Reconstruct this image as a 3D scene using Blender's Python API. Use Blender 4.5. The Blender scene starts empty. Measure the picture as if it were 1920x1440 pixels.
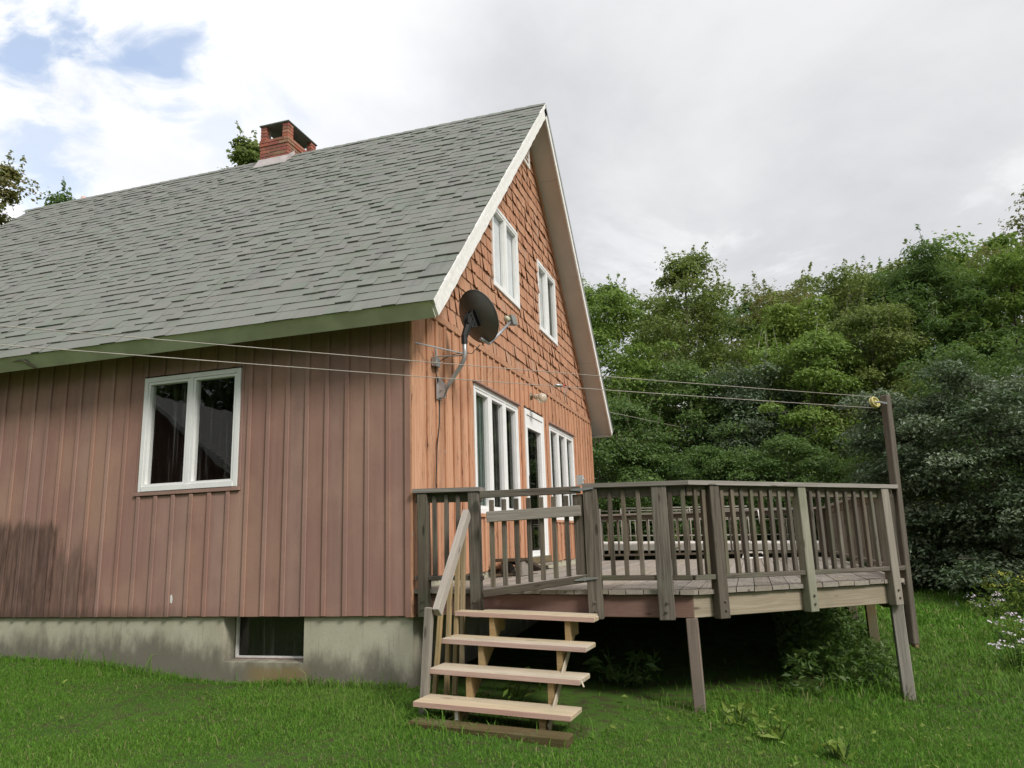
import bpy, bmesh, math, random
import numpy as np
from mathutils import Vector, Matrix

R = random.Random(7)
NR = np.random.RandomState(11)
SC = bpy.context.scene
COL = SC.collection

# ------------------------------------------------------------------ camera
def make_camera():
    yaw, pit, rol = -0.2967, 0.2058, -0.0339
    f = Vector((math.sin(yaw)*math.cos(pit), math.cos(yaw)*math.cos(pit), math.sin(pit)))
    r0 = Vector((math.cos(yaw), -math.sin(yaw), 0)); u0 = r0.cross(f)
    r = r0*math.cos(rol)+u0*math.sin(rol); u = -r0*math.sin(rol)+u0*math.cos(rol)
    M = Matrix(((r.x, u.x, -f.x, 2.919), (r.y, u.y, -f.y, -6.281), (r.z, u.z, -f.z, 0.627), (0, 0, 0, 1)))
    cd = bpy.data.cameras.new('camera'); cd.sensor_width = 36; cd.lens = 36*1400.2/1920
    cd.clip_start = .05; cd.clip_end = 2000
    o = bpy.data.objects.new('camera', cd); COL.objects.link(o); o.matrix_world = M
    SC.camera = o
make_camera()

# ------------------------------------------------------------------ sun, sky, exposure
SUN_DIR = Vector((.68, -.42, .72)).normalized()
sd = bpy.data.lights.new('sun', 'SUN'); sd.energy = 2.4; sd.angle = math.radians(14); sd.color = (1, .955, .89)
so = bpy.data.objects.new('sun', sd); COL.objects.link(so)
so.rotation_euler = SUN_DIR.to_track_quat('Z', 'Y').to_euler(); so.location = (20, -10, 25)
SC.view_settings.view_transform = 'Standard'; SC.view_settings.look = 'None'
SC.view_settings.exposure = 0.38; SC.view_settings.gamma = 1; SC.view_settings.use_curve_mapping = False
SC.render.engine = 'CYCLES'
SC.cycles.use_denoising = True
SC.cycles.max_bounces = 8; SC.cycles.transparent_max_bounces = 12

HOLES = (((-0.6828, 0.5079, 0.5252), 1.6, 0.90), ((-0.6343, 0.5449, 0.5484), 1.7, 0.90), ((-0.6121, 0.5828, 0.5346), 2.6, 0.95), ((-0.5830, 0.6081, 0.5389), 2.3, 0.90), ((-0.5834, 0.6311, 0.5112), 1.6, 0.50), ((-0.7045, 0.5629, 0.4323), 1.8, 0.60), ((-0.6988, 0.5840, 0.4130), 2.4, 0.65), ((-0.5548, 0.6755, 0.4857), 2.0, 0.30))
def sky():
    w = bpy.data.worlds.new('World'); SC.world = w; w.use_nodes = True
    nt = w.node_tree; nt.nodes.clear(); L = nt.links.new
    def n(t, **k):
        a = nt.nodes.new(t)
        for q, v in k.items(): setattr(a, q, v)
        return a
    def ma(op, a, b=None, clamp=False):
        m = n('ShaderNodeMath', operation=op); m.use_clamp = clamp
        for i, x in enumerate((a, b)):
            if x is None: continue
            if isinstance(x, (int, float)): m.inputs[i].default_value = x
            else: L(x, m.inputs[i])
        return m.outputs[0]
    def sstep(x, a, b):
        m = n('ShaderNodeMapRange', interpolation_type='SMOOTHSTEP'); L(x, m.inputs[0])
        m.inputs[1].default_value = a; m.inputs[2].default_value = b
        return m.outputs[0]
    tc = n('ShaderNodeTexCoord'); sep = n('ShaderNodeSeparateXYZ'); L(tc.outputs['Generated'], sep.inputs[0])
    z = ma('MAXIMUM', sep.outputs[2], 0.0)
    den = ma('ADD', z, .28)
    cmb = n('ShaderNodeCombineXYZ'); L(ma('DIVIDE', sep.outputs[0], den), cmb.inputs[0]); L(ma('DIVIDE', sep.outputs[1], den), cmb.inputs[1])
    def noise(scale, det, rough=.55, off=(0, 0, 0), dist=0):
        mp = n('ShaderNodeMapping'); L(cmb.outputs[0], mp.inputs[0]); mp.inputs[1].default_value = off
        t = n('ShaderNodeTexNoise'); L(mp.outputs[0], t.inputs['Vector'])
        t.inputs['Scale'].default_value = scale; t.inputs['Detail'].default_value = det; t.inputs['Roughness'].default_value = rough
        t.inputs['Distortion'].default_value = dist
        return t.outputs[0]
    big = noise(.9, 7, .55, (3.1, 1.7, 0), .35)
    med = noise(2.6, 8, .6, (7.3, 2.2, 0), .3)
    # grey cloud deck with brighter folds
    t = ma('ADD', ma('MULTIPLY', big, .7), ma('MULTIPLY', med, .3))
    fold = sstep(t, .36, .64)
    dl = n('ShaderNodeVectorMath', operation='DOT_PRODUCT'); L(tc.outputs['Generated'], dl.inputs[0]); dl.inputs[1].default_value = (-.72, .60, .34)
    west = sstep(dl.outputs['Value'], .80, .985)            # the thin, broken part of the cloud cover
    low = sstep(sep.outputs[2], .62, .30)
    ramp = n('ShaderNodeValToRGB'); L(fold, ramp.inputs[0])
    ramp.color_ramp.elements[0].color = (.70, .715, .75, 1); ramp.color_ramp.elements[1].color = (.95, .955, .965, 1)
    br = ma('ADD', ma('ADD', .705, ma('MULTIPLY', sstep(sep.outputs[2], .55, .95), .62)), ma('MULTIPLY', west, .34))
    br = ma('ADD', br, ma('MULTIPLY', ma('MULTIPLY', sstep(sep.outputs[2], .46, .30), sstep(med, .50, .60)), .12))
    mul = n('ShaderNodeVectorMath', operation='SCALE'); L(ramp.outputs[0], mul.inputs[0]); L(br, mul.inputs['Scale'])
    bgc = n('ShaderNodeBackground'); L(mul.outputs[0], bgc.inputs[0]); bgc.inputs[1].default_value = 1.0
    st = n('ShaderNodeTexSky', sky_type='NISHITA'); st.sun_disc = False
    st.sun_elevation = math.asin(SUN_DIR.z); st.sun_rotation = math.atan2(SUN_DIR.x, SUN_DIR.y)
    st.altitude = 400; st.dust_density = .6; st.ozone_density = 1.3
    bgs = n('ShaderNodeBackground'); L(st.outputs[0], bgs.inputs[0]); bgs.inputs[1].default_value = .15; hz_ = n('ShaderNodeMix', data_type='RGBA'); hz_.inputs[0].default_value = .34; L(st.outputs[0], hz_.inputs[6]); hz_.inputs[7].default_value = (5.0, 5.8, 7.0, 1); L(hz_.outputs[2], bgs.inputs[0])
    brk = noise(3.3, 8, .58, (1.2, 9.4, 0), .5)
    hole = ma('MULTIPLY', ma('MULTIPLY', sstep(brk, .58, .70), west), .3)
    fr1 = noise(7.5, 7, .6, (4.4, 6.1, 0), .6); fray = ma('MULTIPLY', ma('SUBTRACT', fr1, .5), .17)
    for (hx, hy, hz), rad, am in HOLES:
        dd = n('ShaderNodeVectorMath', operation='DOT_PRODUCT'); nv = n('ShaderNodeVectorMath', operation='NORMALIZE'); nv.inputs[0].default_value = (hx, hy, hz)
        L(tc.outputs['Generated'], dd.inputs[0]); L(nv.outputs[0], dd.inputs[1]); an = ma('ADD', ma('ARCCOSINE', dd.outputs['Value']), fray)
        hole = ma('MAXIMUM', hole, ma('MULTIPLY', sstep(an, math.radians(rad*1.5), math.radians(rad*.3)), am))
    mix = n('ShaderNodeMixShader'); L(hole, mix.inputs[0]); L(bgc.outputs[0], mix.inputs[1]); L(bgs.outputs[0], mix.inputs[2])
    out = n('ShaderNodeOutputWorld'); L(mix.outputs[0], out.inputs[0])
sky()

# ------------------------------------------------------------------ object helpers
WM = {}
def new(name, mesh, mat=None, parent=None, M=None):
    o = bpy.data.objects.new(name, mesh); COL.objects.link(o)
    M = M if M is not None else Matrix()
    o.matrix_basis = M
    if parent is not None:
        o.parent = parent; o.matrix_parent_inverse = WM[parent.name].inverted()
    WM[o.name] = M.copy()
    if mat is not None and len(mesh.materials) == 0: mesh.materials.append(mat)
    return o
def tag(o, label, cat, group=None):
    o['label'] = label; o['category'] = cat
    if group: o['group'] = group
    return o
def empty(name, loc, label, cat, group=None):
    o = bpy.data.objects.new(name, None); COL.objects.link(o); o.empty_display_size = .1
    M = Matrix.Translation(loc); o.matrix_basis = M; WM[o.name] = M
    return tag(o, label, cat, group)

BOX = {}
def box_mesh(lx, ly, lz, bev, mat):
    k = (round(lx, 3), round(ly, 3), round(lz, 3), bev, mat.name if mat else '')
    if k in BOX: return BOX[k]
    bm = bmesh.new(); bmesh.ops.create_cube(bm, size=1, matrix=Matrix.Diagonal((lx, ly, lz, 1)))
    if bev: bmesh.ops.bevel(bm, geom=bm.edges[:], offset=min(bev, lx*.3, ly*.3, lz*.3), segments=1, affect='EDGES')
    me = bpy.data.meshes.new('piece'); bm.to_mesh(me); bm.free()
    BOX[k] = me
    return me
def bar(name, p0, p1, w, h, mat, parent=None, up=(0, 0, 1), bev=.004):
    """A squared bar from p0 to p1, w wide (sideways), h high (towards up)."""
    p0, p1 = Vector(p0), Vector(p1); X = p1-p0; L = X.length; X.normalize()
    Z = Vector(up); Z = (Z-X*Z.dot(X)).normalized(); Y = Z.cross(X); c = (p0+p1)/2
    M = Matrix(((X.x, Y.x, Z.x, c.x), (X.y, Y.y, Z.y, c.y), (X.z, Y.z, Z.z, c.z), (0, 0, 0, 1)))
    return new(name, box_mesh(L, w, h, bev, mat), mat, parent, M)
def abox(name, x0, x1, y0, y1, z0, z1, mat, parent=None, axis=None, bev=.004):
    d = (x1-x0, y1-y0, z1-z0)
    a = axis or 'xyz'[max(range(3), key=lambda i: d[i])]
    cx, cy, cz = (x0+x1)/2, (y0+y1)/2, (z0+z1)/2
    if a == 'x': return bar(name, (x0, cy, cz), (x1, cy, cz), d[1], d[2], mat, parent, (0, 0, 1), bev)
    if a == 'y': return bar(name, (cx, y0, cz), (cx, y1, cz), d[0], d[2], mat, parent, (0, 0, 1), bev)
    return bar(name, (cx, cy, z0), (cx, cy, z1), d[0], d[1], mat, parent, (0, 1, 0), bev)
def raw(name, vs, fs, mat=None, parent=None, smooth=False, M=None):
    me = bpy.data.meshes.new(name); me.from_pydata([tuple(v) for v in vs], [], fs)
    bm = bmesh.new(); bm.from_mesh(me); bmesh.ops.recalc_face_normals(bm, faces=bm.faces); bm.to_mesh(me); bm.free()
    if smooth:
        for p in me.polygons: p.use_smooth = True
    return new(name, me, mat, parent, M)
class MB:
    """Collects several boxes, prisms and tubes into one mesh."""
    def __init__(s): s.v = []; s.f = []
    def add(s, vs, fs):
        b = len(s.v); s.v += [tuple(v) for v in vs]; s.f += [tuple(b+i for i in f) for f in fs]
    def box(s, x0, x1, y0, y1, z0, z1):
        s.add([(x0, y0, z0), (x1, y0, z0), (x1, y1, z0), (x0, y1, z0), (x0, y0, z1), (x1, y0, z1), (x1, y1, z1), (x0, y1, z1)],
              [(0, 3, 2, 1), (4, 5, 6, 7), (0, 1, 5, 4), (1, 2, 6, 5), (2, 3, 7, 6), (3, 0, 4, 7)])
    def prism(s, pts, off):
        n = len(pts); o = Vector(off); P = [Vector(p) for p in pts]
        s.add(P+[p+o for p in P], [tuple(range(n))[::-1], tuple(range(n, 2*n))]+[(i, (i+1) % n, n+(i+1) % n, n+i) for i in range(n)])
    def tube(s, pts, rad, seg=8, cap=True):
        vs, fs = tube_geo(pts, rad, seg, cap); s.add(vs, fs)
    def build(s, name, mat, parent=None, smooth=False): return raw(name, s.v, s.f, mat, parent, smooth)
def prism(name, pts, off, mat, parent=None):
    m = MB(); m.prism(pts, off); return m.build(name, mat, parent)
def tube_geo(pts, rad, seg=8, cap=True):
    P = [Vector(p) for p in pts]; n = len(P)
    if not hasattr(rad, '__len__'): rad = [rad]*n
    vs = []; fs = []; ref = None
    for i, p in enumerate(P):
        t = (P[min(i+1, n-1)]-P[max(i-1, 0)]).normalized()
        if ref is None: ref = Vector((0, 0, 1)) if abs(t.z) < .9 else Vector((1, 0, 0))
        a = (ref-t*ref.dot(t)).normalized(); b = t.cross(a); ref = a
        for k in range(seg):
            th = 2*math.pi*k/seg; vs.append(p+(a*math.cos(th)+b*math.sin(th))*rad[i])
    for i in range(n-1):
        for k in range(seg):
            k2 = (k+1) % seg
            fs.append((i*seg+k, i*seg+k2, (i+1)*seg+k2, (i+1)*seg+k))
    if cap: fs += [tuple(range(seg))[::-1], tuple((n-1)*seg+k for k in range(seg))]
    return vs, fs
def tube(name, pts, rad, mat, parent=None, seg=8):
    vs, fs = tube_geo(pts, rad, seg); return raw(name, vs, fs, mat, parent, True)
def np_mesh(name, V, F, mat, rnd=None, parent=None, smooth=False):
    """Fast mesh from numpy arrays, all faces with the same corner count; rnd is a per-vertex number for colour variety."""
    me = bpy.data.meshes.new(name); nf, k = F.shape
    me.vertices.add(len(V)); me.vertices.foreach_set('co', np.ascontiguousarray(V, dtype=np.float32).ravel())
    me.loops.add(nf*k); me.loops.foreach_set('vertex_index', np.ascontiguousarray(F, dtype=np.int32).ravel())
    me.polygons.add(nf); me.polygons.foreach_set('loop_start', np.arange(0, nf*k, k, dtype=np.int32))
    if rnd is not None:
        a = me.attributes.new('rnd', 'FLOAT', 'POINT'); a.data.foreach_set('value', np.ascontiguousarray(rnd, dtype=np.float32))
    me.update(calc_edges=True)
    me.polygons.foreach_set('use_smooth', np.full(nf, bool(smooth)))
    return new(name, me, mat, parent)

# ------------------------------------------------------------------ materials
class NT:
    def __init__(s, name):
        s.m = bpy.data.materials.new(name); s.m.use_nodes = True; s.t = s.m.node_tree
        s.b = s.t.nodes['Principled BSDF']; s.out = s.t.nodes['Material Output']
    def n(s, t, **k):
        a = s.t.nodes.new(t)
        for q, v in k.items(): setattr(a, q, v)
        return a
    def L(s, a, b): s.t.links.new(a, b)
    def put(s, sock, v):
        if isinstance(v, (int, float)): sock.default_value = v
        elif isinstance(v, (tuple, list)): sock.default_value = tuple(v) if len(v) == len(sock.default_value) else tuple(v)+(1,)
        else: s.L(v, sock)
    def math(s, op, a, b=0.0, clamp=False):
        m = s.n('ShaderNodeMath', operation=op); m.use_clamp = clamp; s.put(m.inputs[0], a); s.put(m.inputs[1], b); return m.outputs[0]
    def mix(s, f, a, b, blend='MIX'):
        m = s.n('ShaderNodeMix', data_type='RGBA', blend_type=blend); s.put(m.inputs[0], f); s.put(m.inputs[6], a); s.put(m.inputs[7], b); return m.outputs[2]
    def obj(s, shift=True):
        tc = s.n('ShaderNodeTexCoord'); 
        if not shift: return tc.outputs['Object']
        oi = s.n('ShaderNodeObjectInfo'); v = s.n('ShaderNodeVectorMath', operation='MULTIPLY_ADD')
        s.L(oi.outputs['Random'], v.inputs[0]); v.inputs[1].default_value = (37, 53, 71); s.L(tc.outputs['Object'], v.inputs[2]); return v.outputs[0]
    def pos(s): return s.n('ShaderNodeNewGeometry').outputs['Position']
    def xyz(s, v):
        a = s.n('ShaderNodeSeparateXYZ'); s.L(v, a.inputs[0]); return a.outputs
    def map(s, v, scale):
        a = s.n('ShaderNodeMapping'); s.L(v, a.inputs[0]); a.inputs[3].default_value = scale; return a.outputs[0]
    def noise(s, v, scale=5, det=4, rough=.55, dist=0):
        a = s.n('ShaderNodeTexNoise'); s.L(v, a.inputs['Vector']); a.inputs['Scale'].default_value = scale
        a.inputs['Detail'].default_value = det; a.inputs['Roughness'].default_value = rough; a.inputs['Distortion'].default_value = dist; return a.outputs[0]
    def step(s, x, a, b, lo=0., hi=1.):
        m = s.n('ShaderNodeMapRange', interpolation_type='SMOOTHSTEP'); s.put(m.inputs[0], x)
        for i, q in enumerate((a, b, lo, hi)): m.inputs[i+1].default_value = q
        return m.outputs[0]
    def rnd(s): return s.n('ShaderNodeObjectInfo').outputs['Random']
    def attr(s, nm='rnd'): return s.n('ShaderNodeAttribute', attribute_name=nm).outputs['Fac']
    def bump(s, h, dist=.003, strength=.6):
        b = s.n('ShaderNodeBump'); b.inputs['Strength'].default_value = strength; b.inputs['Distance'].default_value = dist
        s.L(h, b.inputs['Height']); s.L(b.outputs[0], s.b.inputs['Normal'])
    def fin(s, col, rough=.8, spec=.3, metal=0):
        s.put(s.b.inputs['Base Color'], col); s.put(s.b.inputs['Roughness'], rough)
        s.b.inputs['Specular IOR Level'].default_value = spec; s.b.inputs['Metallic'].default_value = metal
        return s.m
def m_wood(name, c1, c2, c3, moss=0., dark=.5, tone=.35):
    t = NT(name); v = t.obj(); g = t.noise(t.map(v, (1.2, 28, 28)), 1.6, 6, .65, .6); b = t.noise(t.map(v, (1, 2.5, 2.5)), 1.7, 4)
    fine = t.noise(t.map(v, (4, 160, 160)), 1.5, 3, .7)
    c = t.mix(t.step(g, .32, .70), c1, c2); c = t.mix(t.math('MULTIPLY', t.step(b, .42, .68), .75), c, c3)
    if moss: c = t.mix(t.math('MULTIPLY', t.step(t.noise(v, 2.3, 5), .50, .66), moss), c, (.15, .165, .105))
    c = t.mix(t.math('MULTIPLY', t.step(fine, .60, .74), dark), c, tuple(x*.3 for x in c1))
    kn = t.n('ShaderNodeTexVoronoi'); t.L(t.map(v, (2.2, 9, 9)), kn.inputs['Vector']); kn.inputs['Scale'].default_value = 1.1
    c = t.mix(t.math('MULTIPLY', t.step(kn.outputs['Distance'], .16, .07), .75), c, tuple(x*.28 for x in c1))
    f = t.math('ADD', t.math('MULTIPLY', t.rnd(), tone), 1-tone/2)
    hs = t.n('ShaderNodeHueSaturation'); t.L(c, hs.inputs['Color']); t.L(f, hs.inputs['Value'])
    sat = t.step(t.math('FRACT', t.math('MULTIPLY', t.rnd(), 13.7)), 0, 1, .78, 1.12); t.L(sat, hs.inputs['Saturation'])
    t.bump(t.math('ADD', g, t.math('MULTIPLY', fine, .8)), .003, .9)
    return t.fin(hs.outputs[0], .85, .2)
def m_plain(name, c, rough=.5, spec=.4, metal=0, var=.12, scale=6, bump=0):
    t = NT(name); v = t.obj(); nz = t.noise(v, scale, 5)
    col = t.mix(t.step(nz, .35, .7), tuple(x*(1-var) for x in c), tuple(min(1, x*(1+var)) for x in c))
    if bump: t.bump(t.noise(v, 60, 3), .001, bump)
    return t.fin(col, rough, spec, metal)
def m_side(name, edge):
    """Faded red-brown painted siding: chalky, streaked, with the mildew patch low on the far end."""
    t = NT(name); p = t.pos(); x = t.xyz(p)
    st = t.noise(t.map(p, (18, 18, .8)), 1, 5, .6); big = t.noise(t.map(p, (1, 1, .7)), 1.5, 6, .6); fine = t.noise(t.map(p, (14, 14, 60)), 1, 3, .7)
    c = t.mix(t.step(st, .3, .72), (.292, .172, .142), (.328, .202, .168)); c = t.mix(t.step(big, .40, .66), c, (.37, .228, .178) if edge else (.375, .235, .182))
    c = t.mix(t.math('MULTIPLY', t.step(fine, .55, .75), .25), c, (.23, .135, .105))
    c = t.mix(t.math('MULTIPLY', t.step(t.math('ADD', x[2], t.math('MULTIPLY', st, .5)), .42, .10), .35), c, (.38, .19, .155))
    f = t.math('ADD', t.math('MULTIPLY', t.rnd(), .10), .95)
    hs = t.n('ShaderNodeHueSaturation'); t.L(c, hs.inputs['Color']); t.L(f, hs.inputs['Value']); t.L(t.step(t.math('FRACT', t.math('MULTIPLY', t.rnd(), 9.1)), 0, 1, .94, 1.05), hs.inputs['Saturation']); c = hs.outputs[0]
    nl = t.n('ShaderNodeTexVoronoi'); t.L(t.map(p, (9, 9, 2.5)), nl.inputs['Vector']); c = t.mix(t.math('MULTIPLY', t.step(nl.outputs['Distance'], .075, .05), .7), c, (.10, .06, .05))
    # mildew stain with ragged top and sides
    nx = t.noise(t.map(p, (13, 1, 1.3)), 1, 5, .6)
    nn = t.math('SUBTRACT', nx, .5); gl = t.noise(t.map(p, (26, 1, 2.5)), 1, 5, .65)
    m1 = t.math('MULTIPLY', t.step(t.math('ADD', x[0], t.math('MULTIPLY', nn, .5)), -4.02, -4.20), t.step(t.math('ADD', x[2], t.math('MULTIPLY', nn, -.5)), 1.05, .90))
    m2 = t.math('MULTIPLY', t.step(t.math('ADD', x[0], t.math('MULTIPLY', nn, 1.0)), -3.45, -3.75), t.step(t.math('ADD', x[2], t.math('MULTIPLY', nn, -1.3)), .78, .50))
    mk = t.math('MULTIPLY', t.math('MAXIMUM', m1, t.math('MULTIPLY', m2, .75)), t.step(gl, .30, .66, .95, .55))
    c = t.mix(mk, c, (.075, .050, .040))
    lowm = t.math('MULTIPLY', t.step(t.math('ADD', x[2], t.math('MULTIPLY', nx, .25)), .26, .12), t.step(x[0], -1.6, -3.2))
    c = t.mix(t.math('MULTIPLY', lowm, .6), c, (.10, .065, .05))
    t.bump(t.math('ADD', st, t.math('MULTIPLY', fine, .5)), .0025, .6)
    return t.fin(c, .85, .15)
def m_gable(name):
    """Orange stained siding, sun-bleached and flaking: dark splits along the grain."""
    t = NT(name); v = t.pos(); st = t.noise(t.map(v, (22, 22, 1.0)), 1, 6, .62, .3); big = t.noise(v, 1.3, 4)
    c = t.mix(t.step(st, .3, .7), (.44, .225, .130), (.575, .325, .205)); c = t.mix(t.math('MULTIPLY', t.step(big, .45, .7), .6), c, (.485, .235, .145))
    fl = t.noise(t.map(v, (60, 60, 5)), 1, 5, .7); bl = t.noise(t.map(v, (7, 7, 1.2)), 1, 3)
    c = t.mix(t.math('MULTIPLY', t.step(fl, .565, .63), t.step(bl, .38, .56)), c, (.11, .055, .04))
    c = t.mix(t.math('MULTIPLY', t.step(t.noise(t.map(v, (30, 30, 8)), 1, 4), .66, .72), .8), c, (.50, .42, .34))
    f = t.math('ADD', t.math('MULTIPLY', t.rnd(), .22), .89)
    hs = t.n('ShaderNodeHueSaturation'); t.L(c, hs.inputs['Color']); t.L(f, hs.inputs['Value'])
    t.bump(t.math('ADD', st, fl), .003, .8)
    return t.fin(hs.outputs[0], .85, .15)
def m_wshingle():
    t = NT('cedar_shingle'); v = t.pos(); k = t.math('FRACT', t.math('ADD', t.rnd(), t.attr()))
    st = t.noise(t.map(v, (40, 40, 3)), 1, 6, .65)
    c = t.mix(t.step(st, .3, .72), (.40, .210, .125), (.55, .31, .20)); c = t.mix(t.step(k, .2, .9, 0, .6), c, (.45, .22, .135))
    c = t.mix(t.step(t.math('FRACT', t.math('MULTIPLY', k, 7.3)), .86, .95, 0, .5), c, (.42, .275, .20))
    c = t.mix(t.math('MULTIPLY', t.step(t.noise(t.map(v, (80, 80, 6)), 1, 4, .7), .62, .70), .7), c, (.15, .07, .045))
    t.bump(st, .003, .8)
    return t.fin(c, .85, .15)
def m_rshingle():
    t = NT('asphalt_shingle'); v = t.pos(); k = t.math('FRACT', t.math('ADD', t.rnd(), t.attr()))
    r = t.n('ShaderNodeValToRGB'); t.L(k, r.inputs[0]); e = r.color_ramp.elements
    e[0].color = (0.190, 0.206, 0.176, 1); e[1].color = (0.178, 0.194, 0.159, 1)
    for q, cc in ((.25, (0.206, 0.217, 0.185)), (.45, (0.187, 0.186, 0.171)), (.62, (0.203, 0.195, 0.177)), (.8, (0.182, 0.200, 0.167))):
        a = e.new(q); a.color = cc+(1,)
    gr = t.noise(v, 220, 3, .7); bg = t.noise(t.map(v, (1, 1.5, 1.5)), .8, 5)
    c = t.mix(t.math('MULTIPLY', t.step(gr, .40, .66), .65), r.outputs[0], (.15, .162, .15), 'MIX'); c = t.mix(t.step(gr, .58, .72, 0, .5), c, (.30, .30, .28))
    c = t.mix(t.step(bg, .45, .68, 0, .35), c, (.215, .215, .195))
    c = t.mix(t.step(t.noise(t.map(v, (7, .8, .8)), 1, 5), .54, .70, 0, .30), c, (.10, .115, .10))
    t.bump(gr, .0015, .5)
    return t.fin(c, .92, .2)
def m_brick():
    t = NT('fired_brick'); k = t.rnd(); v = t.obj(); r = t.n('ShaderNodeValToRGB'); t.L(k, r.inputs[0]); e = r.color_ramp.elements
    e[0].color = (.36, .115, .075, 1); e[1].color = (.27, .17, .105, 1)
    for q, cc in ((.2, (.42, .15, .10)), (.4, (.24, .12, .08)), (.6, (.33, .10, .085)), (.8, (.40, .20, .13))):
        a = e.new(q); a.color = cc+(1,)
    nz = t.noise(v, 30, 4); c = t.mix(t.step(nz, .5, .75, 0, .6), r.outputs[0], (.13, .075, .06)); c = t.mix(t.step(t.noise(v, 14, 4), .62, .74, 0, .6), c, (.50, .42, .36))
    t.bump(nz, .003, .6); return t.fin(c, .9, .2)
def m_concrete():
    t = NT('foundation_concrete'); p = t.pos(); x = t.xyz(p); n1 = t.noise(p, 1.6, 6); n2 = t.noise(t.map(p, (3.2, 3.2, 1.3)), 1.6, 7, .68); n3 = t.noise(p, 40, 3)
    c = t.mix(t.step(n1, .35, .7), (.41, .385, .29), (.50, .475, .37)); c = t.mix(t.step(n3, .55, .75, 0, .35), c, (.27, .26, .21))
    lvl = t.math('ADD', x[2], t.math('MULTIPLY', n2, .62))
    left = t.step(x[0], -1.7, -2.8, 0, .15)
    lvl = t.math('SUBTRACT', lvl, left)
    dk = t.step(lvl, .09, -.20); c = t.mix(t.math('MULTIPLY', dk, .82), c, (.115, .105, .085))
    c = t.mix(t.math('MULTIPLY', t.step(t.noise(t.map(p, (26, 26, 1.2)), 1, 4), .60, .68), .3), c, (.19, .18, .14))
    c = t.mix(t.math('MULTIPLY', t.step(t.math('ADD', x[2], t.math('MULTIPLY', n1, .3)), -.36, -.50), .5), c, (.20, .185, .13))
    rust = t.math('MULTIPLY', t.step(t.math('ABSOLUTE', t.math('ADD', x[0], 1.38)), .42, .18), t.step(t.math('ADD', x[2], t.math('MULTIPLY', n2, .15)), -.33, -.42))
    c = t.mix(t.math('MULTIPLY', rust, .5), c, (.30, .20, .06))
    t.bump(t.math('ADD', n2, t.math('MULTIPLY', n3, .3)), .006, .6)
    return t.fin(c, .9, .2)
def m_glass(name, tint=(.95, .955, .95), ior=1.6):
    t = NT(name); fz = t.n('ShaderNodeFresnel'); fz.inputs[0].default_value = ior; bk = t.n('ShaderNodeNewGeometry'); frv = t.math('MULTIPLY', fz.outputs[0], t.math('SUBTRACT', 1.0, bk.outputs['Backfacing']))
    tr = t.n('ShaderNodeBsdfTransparent'); tr.inputs[0].default_value = tint+(1,)
    gl = t.n('ShaderNodeBsdfGlossy'); gl.inputs['Roughness'].default_value = .015
    b = t.n('ShaderNodeBump'); b.inputs['Strength'].default_value = .06; b.inputs['Distance'].default_value = .02
    t.L(t.noise(t.pos(), 2.2, 2), b.inputs['Height']); t.L(b.outputs[0], gl.inputs['Normal'])
    df = t.n('ShaderNodeBsdfDiffuse'); df.inputs[0].default_value = (.55, .55, .52, 1)
    streak = t.step(t.noise(t.map(t.pos(), (30, 30, 1.2)), 1, 4), .52, .78, 0, .09)
    m0 = t.n('ShaderNodeMixShader'); t.L(streak, m0.inputs[0]); t.L(tr.outputs[0], m0.inputs[1]); t.L(df.outputs[0], m0.inputs[2])
    mx = t.n('ShaderNodeMixShader'); t.L(frv, mx.inputs[0]); t.L(m0.outputs[0], mx.inputs[1]); t.L(gl.outputs[0], mx.inputs[2])
    t.L(mx.outputs[0], t.out.inputs[0]); return t.m
def m_leaf(name, c1, c2, c3, trans=.48, rough=.5):
    t = NT(name); k = t.attr(); nz = t.noise(t.pos(), .55, 3)
    c = t.mix(t.step(k, 0, 1), c1, c2); c = t.mix(t.step(nz, .45, .72, 0, .7), c, c3)
    t.fin(c, rough, .35); tl = t.n('ShaderNodeBsdfTranslucent'); t.L(t.mix(.5, c, (.10, .16, .02)), tl.inputs[0])
    mx = t.n('ShaderNodeMixShader'); mx.inputs[0].default_value = trans; t.L(t.b.outputs[0], mx.inputs[1]); t.L(tl.outputs[0], mx.inputs[2])
    t.L(mx.outputs[0], t.out.inputs[0]); return t.m
def m_bark(name, c1, c2):
    t = NT(name); v = t.pos(); g = t.noise(t.map(v, (14, 14, 2.2)), 1, 5); t.bump(g, .02, .8)
    return t.fin(t.mix(t.step(g, .35, .65), c1, c2), .9, .15)
def m_ground():
    t = NT('lawn_soil'); p = t.pos(); n1 = t.noise(p, .7, 5); n2 = t.noise(p, 9, 5)
    c = t.mix(t.step(n1, .35, .65), (.040, .085, .014), (.060, .115, .020)); c = t.mix(t.step(n2, .44, .66, 0, .8), c, (.060, .048, .028))
    t.bump(n2, .03, .5); return t.fin(c, .95, .1)
def m_grass():
    t = NT('grass_blade'); p = t.pos(); k = t.attr(); n1 = t.noise(p, .8, 4); n2 = t.noise(p, 3.1, 3)
    c = t.mix(k, (.082, .195, .022), (.140, .275, .038)); c = t.mix(t.step(n1, .42, .66, 0, .55), c, (.130, .250, .036)); c = t.mix(t.step(n2, .56, .74, 0, .5), c, (.060, .160, .022))
    c = t.mix(t.step(k, .945, .96), c, (.30, .28, .13)); n3_ = t.noise(p, .45, 3); c = t.mix(t.step(n3_, .50, .68, 0, .45), c, (.17, .26, .06))
    t.fin(c, .6, .12); tl = t.n('ShaderNodeBsdfTranslucent'); t.L(c, tl.inputs[0]); mx = t.n('ShaderNodeMixShader'); mx.inputs[0].default_value = .3
    t.L(t.b.outputs[0], mx.inputs[1]); t.L(tl.outputs[0], mx.inputs[2]); t.L(mx.outputs[0], t.out.inputs[0]); return t.m

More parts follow.
